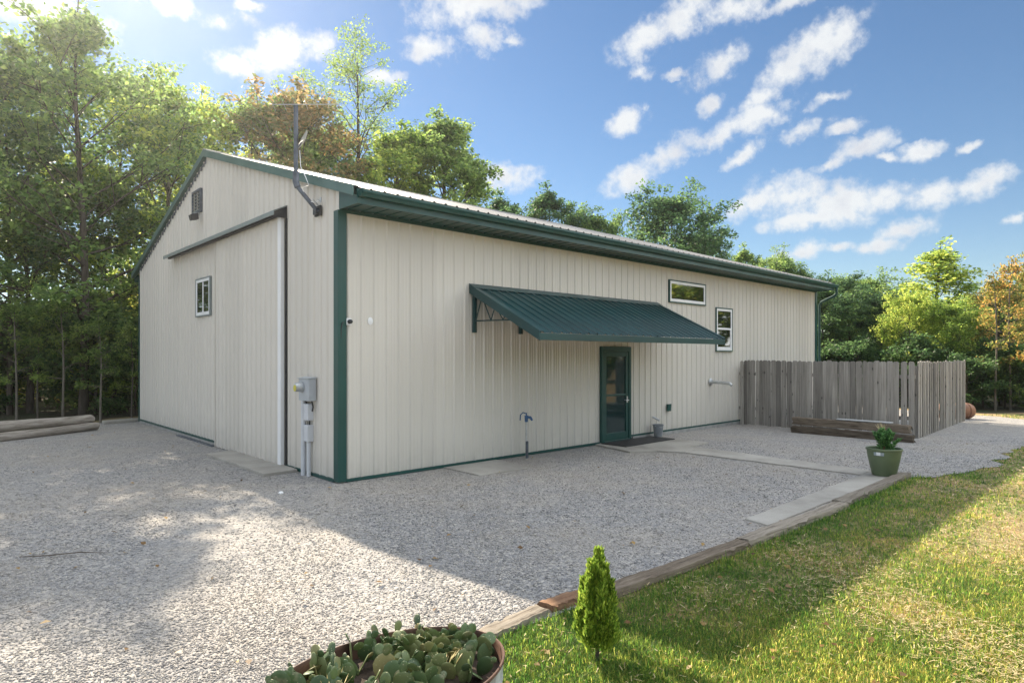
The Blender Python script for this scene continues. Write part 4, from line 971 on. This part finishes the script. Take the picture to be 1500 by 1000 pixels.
for px, t, yt, lb in ((1458, 22.3, 395, 'thin bare pale trunk left of the two at the right edge'), (1480, 22.6, 372, 'thin tall pale trunk right of the two at the right edge')):
    tree('sapling', 'sapling', 'sapling', 'orange', at(px, t), top(yt, t), lb, 'thin trunks at the right wood edge', .7, None, 'palebark')
# understorey
GU = 'bushes under the trees'
sp = [(-40, 21, 'deep'), (8, 23, 'lime'), (40, 21.5, 'deep'), (78, 27, 'gold'),  (140, 21, 'deep'), (170, 22.5, 'lime'), (198, 20.8, 'deep'), (215, 22.5, 'deep'), (-20, 22.5, 'green'), (22, 22.4, 'green'), (44, 23.0, 'deep'), (112, 23.4, 'green'), (126, 22.6, 'deep'), (148, 23.6, 'green'), (166, 21.4, 'green'), (186, 22.8, 'green'), (204, 23.8, 'deep'), (82, 31, 'gold'), (96, 33, 'lime'), (22, 27, 'gold'), (58, 27, 'lime'), (92, 35, 'gold'), (124, 28, 'lime'), (152, 28, 'gold'), (182, 27, 'lime')]
for i, (px, t, lf) in enumerate(sp):
    tree('bush', 'bush', 'bush', lf, at(px, t), random.uniform(2.3, 3.4), 'leafy bush in the dim undergrowth under the trees left of the barn', 'bushes left of the barn', 1.1)
sp = [(1215, 27, 'deep'), (1255, 26, 'deep'), (1300, 27, 'green'), (1345, 24.5, 'deep'), (1388, 23.5, 'green'), (1416, 22.6, 'deep'), (1440, 23.6, 'deep'), (1472, 23.4, 'deep'), (1502, 22.8, 'green'), (1535, 23, 'deep'), (1425, 25.5, 'deep'), (1490, 26, 'deep')]
for i, (px, t, lf) in enumerate(sp):
    tree('bush', 'bush', 'bush', lf, at(px, t), random.uniform(1.5, 2.4), 'leafy bush in the dark undergrowth of the wood right of the fence', 'bushes right of the fence', 1.15)

def woods(name, label, path, n, z1, depth, leaf, seed, mat):
    """far wood read as one mass: clumps of leaves along a line"""
    rng = np.random.default_rng(seed); P0 = np.array(path, float); seg = np.linalg.norm(np.diff(P0, axis=0), axis=1); cum = np.concatenate([[0], np.cumsum(seg)])
    K = n//55; s = rng.random(K)*cum[-1]; i = np.clip(np.searchsorted(cum, s)-1, 0, len(seg)-1); f = ((s-cum[i])/seg[i])[:, None]
    c = P0[i]*(1-f)+P0[i+1]*f; nrm = np.stack([-(P0[i+1]-P0[i])[:, 1], (P0[i+1]-P0[i])[:, 0]], 1)/seg[i][:, None]
    c = c + nrm*(rng.random(K)-.5)[:, None]*depth
    hmax = z1*(.72+.28*np.sin(s*.55+seed)*np.cos(s*.23)); z = hmax*rng.random(K)**.8
    C = np.concatenate([c, z[:, None]], 1); C = np.repeat(C, 55, 0); N = len(C)
    g = rng.normal(0, 1, (N, 3)); g /= np.linalg.norm(g, axis=1)[:, None]; g *= (rng.random(N)**.5)[:, None]*np.array([.9, .9, .6])
    P = C+g; P[:, 2] = np.abs(P[:, 2])
    o = np_mesh(name, leaf_quads(rng, P, leaf), None, mat); o['kind'] = 'stuff'; o['label'] = label
    return o
woods('woods', 'yellow green woods behind the trunks at the far left edge', [at(-330, 30).xy[:], at(52, 33).xy[:]], 20000, 6.0, 5, .22, 41, LEAF['gold'])
woods('woods', 'yellow green woods behind the far gable corner', [at(124, 34.5).xy[:], at(260, 36).xy[:]], 10000, 6.0, 5, .22, 44, LEAF['gold'])
woods('woods', 'distant sunlit woods glimpsed between the trunks at the left', [at(-60, 66).xy[:], at(240, 70).xy[:]], 14000, 9.0, 5, .42, 45, LEAF['lime'])
woods('woods', 'dark woods far behind the fence at the right', [at(1180, 40).xy[:], at(1420, 36).xy[:], at(1640, 32).xy[:]], 50000, 6.5, 5, .26, 42, LEAF['deep'])
woods('woods', 'turning woods across the lawn behind the photographer', [(36, -9), (33, -22), (20, -31), (0, -35), (-18, -33)], 120000, 9.5, 5, .40, 43, LEAF['lime'])

# ------------------------------------------------------------------ air: faint haze added for the lens glow around the low sun
k = NT('air'); k.m.cycles.volume_sampling = 'EQUIANGULAR'; k.n.remove(k.b); pv = k.node('ShaderNodeVolumePrincipled')
pv.inputs['Density'].default_value = .00068; pv.inputs['Anisotropy'].default_value = .8; pv.inputs['Color'].default_value = (.92, .94, .96, 1)
k.link(pv.outputs[0], k.out.inputs['Volume'])
o = MB().box((-142, -142, -1.1), (142, 142, 19.5)).build('haze', k.m); o['kind'] = 'stuff'; o['label'] = 'thin haze added for the glow around the sun'

# ------------------------------------------------------------------ sky, sun, camera
SUN = Vector((.19, 1.42, 1.0)).normalized()
w = bpy.data.worlds.new('World'); sc.world = w; w.use_nodes = True
nt = w.node_tree; nd = nt.nodes; lk = nt.links
bg = nd['Background']
sky = nd.new('ShaderNodeTexSky'); sky.sky_type = 'NISHITA'; sky.sun_disc = False
sky.sun_elevation = math.asin(SUN.z); sky.sun_rotation = math.atan2(SUN.x, SUN.y)
sky.air_density = 1.0; sky.dust_density = .05; sky.ozone_density = 2.0; sky.altitude = 200
def wmath(op, a, b=0.0, clamp=False, c=None):
    m = nd.new('ShaderNodeMath'); m.operation = op; m.use_clamp = clamp
    for i, v in enumerate((a, b) if c is None else (a, b, c)):
        if isinstance(v, (int, float)): m.inputs[i].default_value = v
        else: lk.new(v, m.inputs[i])
    return m.outputs[0]
tc_ = nd.new('ShaderNodeTexCoord'); DIR = tc_.outputs['Generated']
def skydir(px, py):
    return (FW + RT*((px-750)/FPX) + Vector((0, 0, 1))*((521.3-py)/FPX)).normalized()
CLOUDS = [(690,8,95,34,-8),(632,68,44,26,-12),(706,58,40,24,8),(742,64,26,10,4),(735,258,66,22,0),(700,272,40,16,0),
 (945,55,50,24,-28),(1000,28,60,28,-18),(1075,14,70,24,-8),(1150,4,60,16,-5),(942,103,20,13,10),(1046,98,46,26,-22),(1040,150,22,16,-30),(985,105,20,9,0),
 (1192,68,66,40,-24),(1150,112,48,30,-30),(1232,58,26,38,20),(1215,145,40,10,-14),(1118,150,44,20,-20),
 (930,258,52,26,-24),(985,225,56,22,-24),(1050,200,62,20,-18),(1118,176,48,26,-18),(1172,192,46,14,-14),(1242,184,30,11,-6),(1090,226,38,13,-28),(920,178,36,20,-22),
 (1272,214,46,20,-12),(1215,238,30,12,-14),(1348,222,28,14,-10),(1412,220,20,8,-14),(1305,230,20,8,0),
 (1165,282,60,34,6),(1230,300,66,36,4),(1110,292,52,16,-26),(1290,292,56,26,-4),(1370,290,56,22,-8),(1440,272,46,20,-14),(1180,322,60,14,0),
 (1330,334,58,17,-10),(1282,360,36,13,-4),(1180,362,44,14,0),(1225,358,24,10,0),(1490,321,22,9,-6),
 (420,82,86,30,-14),(565,118,26,13,-10),(350,95,40,20,0),(250,2,110,20,2),(370,8,24,10,0),(40,12,110,30,4)]
acc = None
# break the edges up: push the lookup direction about with noise
nz = nd.new('ShaderNodeTexNoise'); nz.inputs['Scale'].default_value = 9.0; nz.inputs['Detail'].default_value = 7; nz.inputs['Roughness'].default_value = .62; lk.new(DIR, nz.inputs['Vector'])
off = nd.new('ShaderNodeVectorMath'); off.operation = 'MULTIPLY_ADD'; lk.new(nz.outputs['Color'], off.inputs[0]); off.inputs[1].default_value = (.06,)*3; off.inputs[2].default_value = (-.03,)*3
add = nd.new('ShaderNodeVectorMath'); add.operation = 'ADD'; lk.new(DIR, add.inputs[0]); lk.new(off.outputs[0], add.inputs[1]); DIRW = add.outputs[0]
for px, py, rx, ry, an in CLOUDS:
    c = skydir(px, py); h = Vector((c.y, -c.x, 0)).normalized(); v = h.cross(c).normalized()
    if v.z < 0: v = -v
    a = R(-an); ex = h*math.cos(a)+v*math.sin(a); ey = v*math.cos(a)-h*math.sin(a)
    sc_ = c.dot(FW)                                            # angular size of what the photo shows there
    if ex.cross(ey).dot(c) < 0: ey = -ey
    eul = Matrix((ex, ey, c)).transposed().to_euler('XYZ')
    mp = nd.new('ShaderNodeMapping'); mp.vector_type = 'TEXTURE'; mp.inputs['Rotation'].default_value = eul
    mp.inputs['Scale'].default_value = (rx*1.32/FPX*sc_, ry*1.32/FPX*sc_, 50.0); lk.new(DIRW, mp.inputs['Vector'])
    ln = nd.new('ShaderNodeVectorMath'); ln.operation = 'LENGTH'; lk.new(mp.outputs[0], ln.inputs[0])
    q = wmath('SUBTRACT', 1.0, ln.outputs['Value'], True)
    acc = q if acc is None else wmath('MAXIMUM', acc, q)
# added bright cloud out of view, overhead and behind, to fill the shaded walls
pl = nd.new('ShaderNodeSeparateXYZ'); lk.new(DIR, pl.inputs[0])
zz = wmath('ADD', wmath('MAXIMUM', pl.outputs[2], 0.0), .12)
flat_ = nd.new('ShaderNodeCombineXYZ'); lk.new(wmath('DIVIDE', pl.outputs[0], zz), flat_.inputs[0]); lk.new(wmath('DIVIDE', pl.outputs[1], zz), flat_.inputs[1])
n2 = nd.new('ShaderNodeTexNoise'); n2.inputs['Scale'].default_value = .9; n2.inputs['Detail'].default_value = 6; n2.inputs['Roughness'].default_value = .55; lk.new(flat_.outputs[0], n2.inputs['Vector'])
fwd = nd.new('ShaderNodeVectorMath'); fwd.operation = 'DOT_PRODUCT'; lk.new(DIR, fwd.inputs[0]); fwd.inputs[1].default_value = FW
away = wmath('MULTIPLY', wmath('SUBTRACT', .70, fwd.outputs['Value']), 4.5, True)
fill_cloud = wmath('MULTIPLY', wmath('MULTIPLY', wmath('SUBTRACT', n2.outputs[0], .40), 4.0, True), away, True)
det = nd.new('ShaderNodeTexNoise'); det.inputs['Scale'].default_value = 19; det.inputs['Detail'].default_value = 6; det.inputs['Roughness'].default_value = .6; lk.new(DIR, det.inputs['Vector'])
fine = nd.new('ShaderNodeTexNoise'); fine.inputs['Scale'].default_value = 55; fine.inputs['Detail'].default_value = 5; fine.inputs['Roughness'].default_value = .6; lk.new(DIR, fine.inputs['Vector'])
body = wmath('ADD', acc, wmath('MULTIPLY', wmath('SUBTRACT', det.outputs[0], .5), 1.7))
body = wmath('ADD', body, wmath('MULTIPLY', wmath('SUBTRACT', fine.outputs[0], .5), 1.1))
mr = nd.new('ShaderNodeMapRange'); mr.interpolation_type = 'SMOOTHSTEP'; mr.inputs['From Min'].default_value = .10; mr.inputs['From Max'].default_value = .92; lk.new(body, mr.inputs['Value'])
gate = nd.new('ShaderNodeMapRange'); gate.inputs['From Min'].default_value = .02; gate.inputs['From Max'].default_value = .2; lk.new(acc, gate.inputs['Value'])
alpha = wmath('MAXIMUM', wmath('MULTIPLY', wmath('MULTIPLY', mr.outputs[0], gate.outputs[0]), .96), fill_cloud)
SKY_S = .10
cr = nd.new('ShaderNodeValToRGB'); cr.color_ramp.elements[0].position = .38; cr.color_ramp.elements[1].position = .60
cr.color_ramp.elements[0].color = (.78, .81, .87, 1); cr.color_ramp.elements[1].color = (.96, .985, 1.0, 1); thick = nd.new('ShaderNodeMapRange'); thick.inputs['From Min'].default_value = 1.25; thick.inputs['From Max'].default_value = .45; lk.new(body, thick.inputs['Value'])
lk.new(wmath('ADD', wmath('MULTIPLY', thick.outputs[0], .12), nz.outputs[0]), cr.inputs[0])
cs_ = nd.new('ShaderNodeVectorMath'); cs_.operation = 'SCALE'; lk.new(cr.outputs[0], cs_.inputs[0]); 
# cloud light in the sky texture's own units; unseen added cloud is brightened, more to the right, as fill light
bright = wmath('ADD', 3.7, wmath('MULTIPLY', away, wmath('ADD', 8.6, wmath('MULTIPLY', pl.outputs[0], 6.0)))); lk.new(bright, cs_.inputs['Scale'])
hs = nd.new('ShaderNodeHueSaturation'); hs.inputs['Saturation'].default_value = 1.12; hs.inputs['Value'].default_value = .51; lk.new(sky.outputs[0], hs.inputs['Color'])
mxw = nd.new('ShaderNodeMix'); mxw.data_type = 'RGBA'; lk.new(alpha, mxw.inputs[0]); lk.new(hs.outputs[0], mxw.inputs[6]); lk.new(cs_.outputs[0], mxw.inputs[7])
lk.new(mxw.outputs[2], bg.inputs[0]); bg.inputs[1].default_value = SKY_S

ld = bpy.data.lights.new('sun', 'SUN'); ld.energy = 5.0; ld.angle = R(.55); ld.color = (1.0, .86, .67)
lo = bpy.data.objects.new('sun', ld); COL.objects.link(lo); lo.rotation_euler = (-SUN).to_track_quat('-Z', 'Y').to_euler()
lo.location = SUN*60

cd = bpy.data.cameras.new('camera'); co_ = bpy.data.objects.new('camera', cd); COL.objects.link(co_)
co_.location = CAM; co_.rotation_euler = (R(90), 0, YAW-math.pi/2)
cd.sensor_width = 36; cd.sensor_fit = 'HORIZONTAL'; cd.lens = FPX/1500*36; cd.shift_y = 21.3/1500
cd.clip_start = .05; cd.clip_end = 2000
sc.camera = co_
sc.view_settings.view_transform = 'Standard'; sc.view_settings.look = 'None'; sc.view_settings.exposure = 1.35; sc.view_settings.gamma = 1
sc.cycles.max_bounces = 8; sc.cycles.diffuse_bounces = 4; sc.cycles.transmission_bounces = 4; sc.cycles.transparent_max_bounces = 4
sc.cycles.use_denoising = True; sc.cycles.denoiser = 'OPENIMAGEDENOISE'; sc.cycles.denoising_input_passes = 'RGB_ALBEDO_NORMAL'; sc.cycles.denoising_prefilter = 'NONE'
sc.cycles.sample_clamp_indirect = 5.0
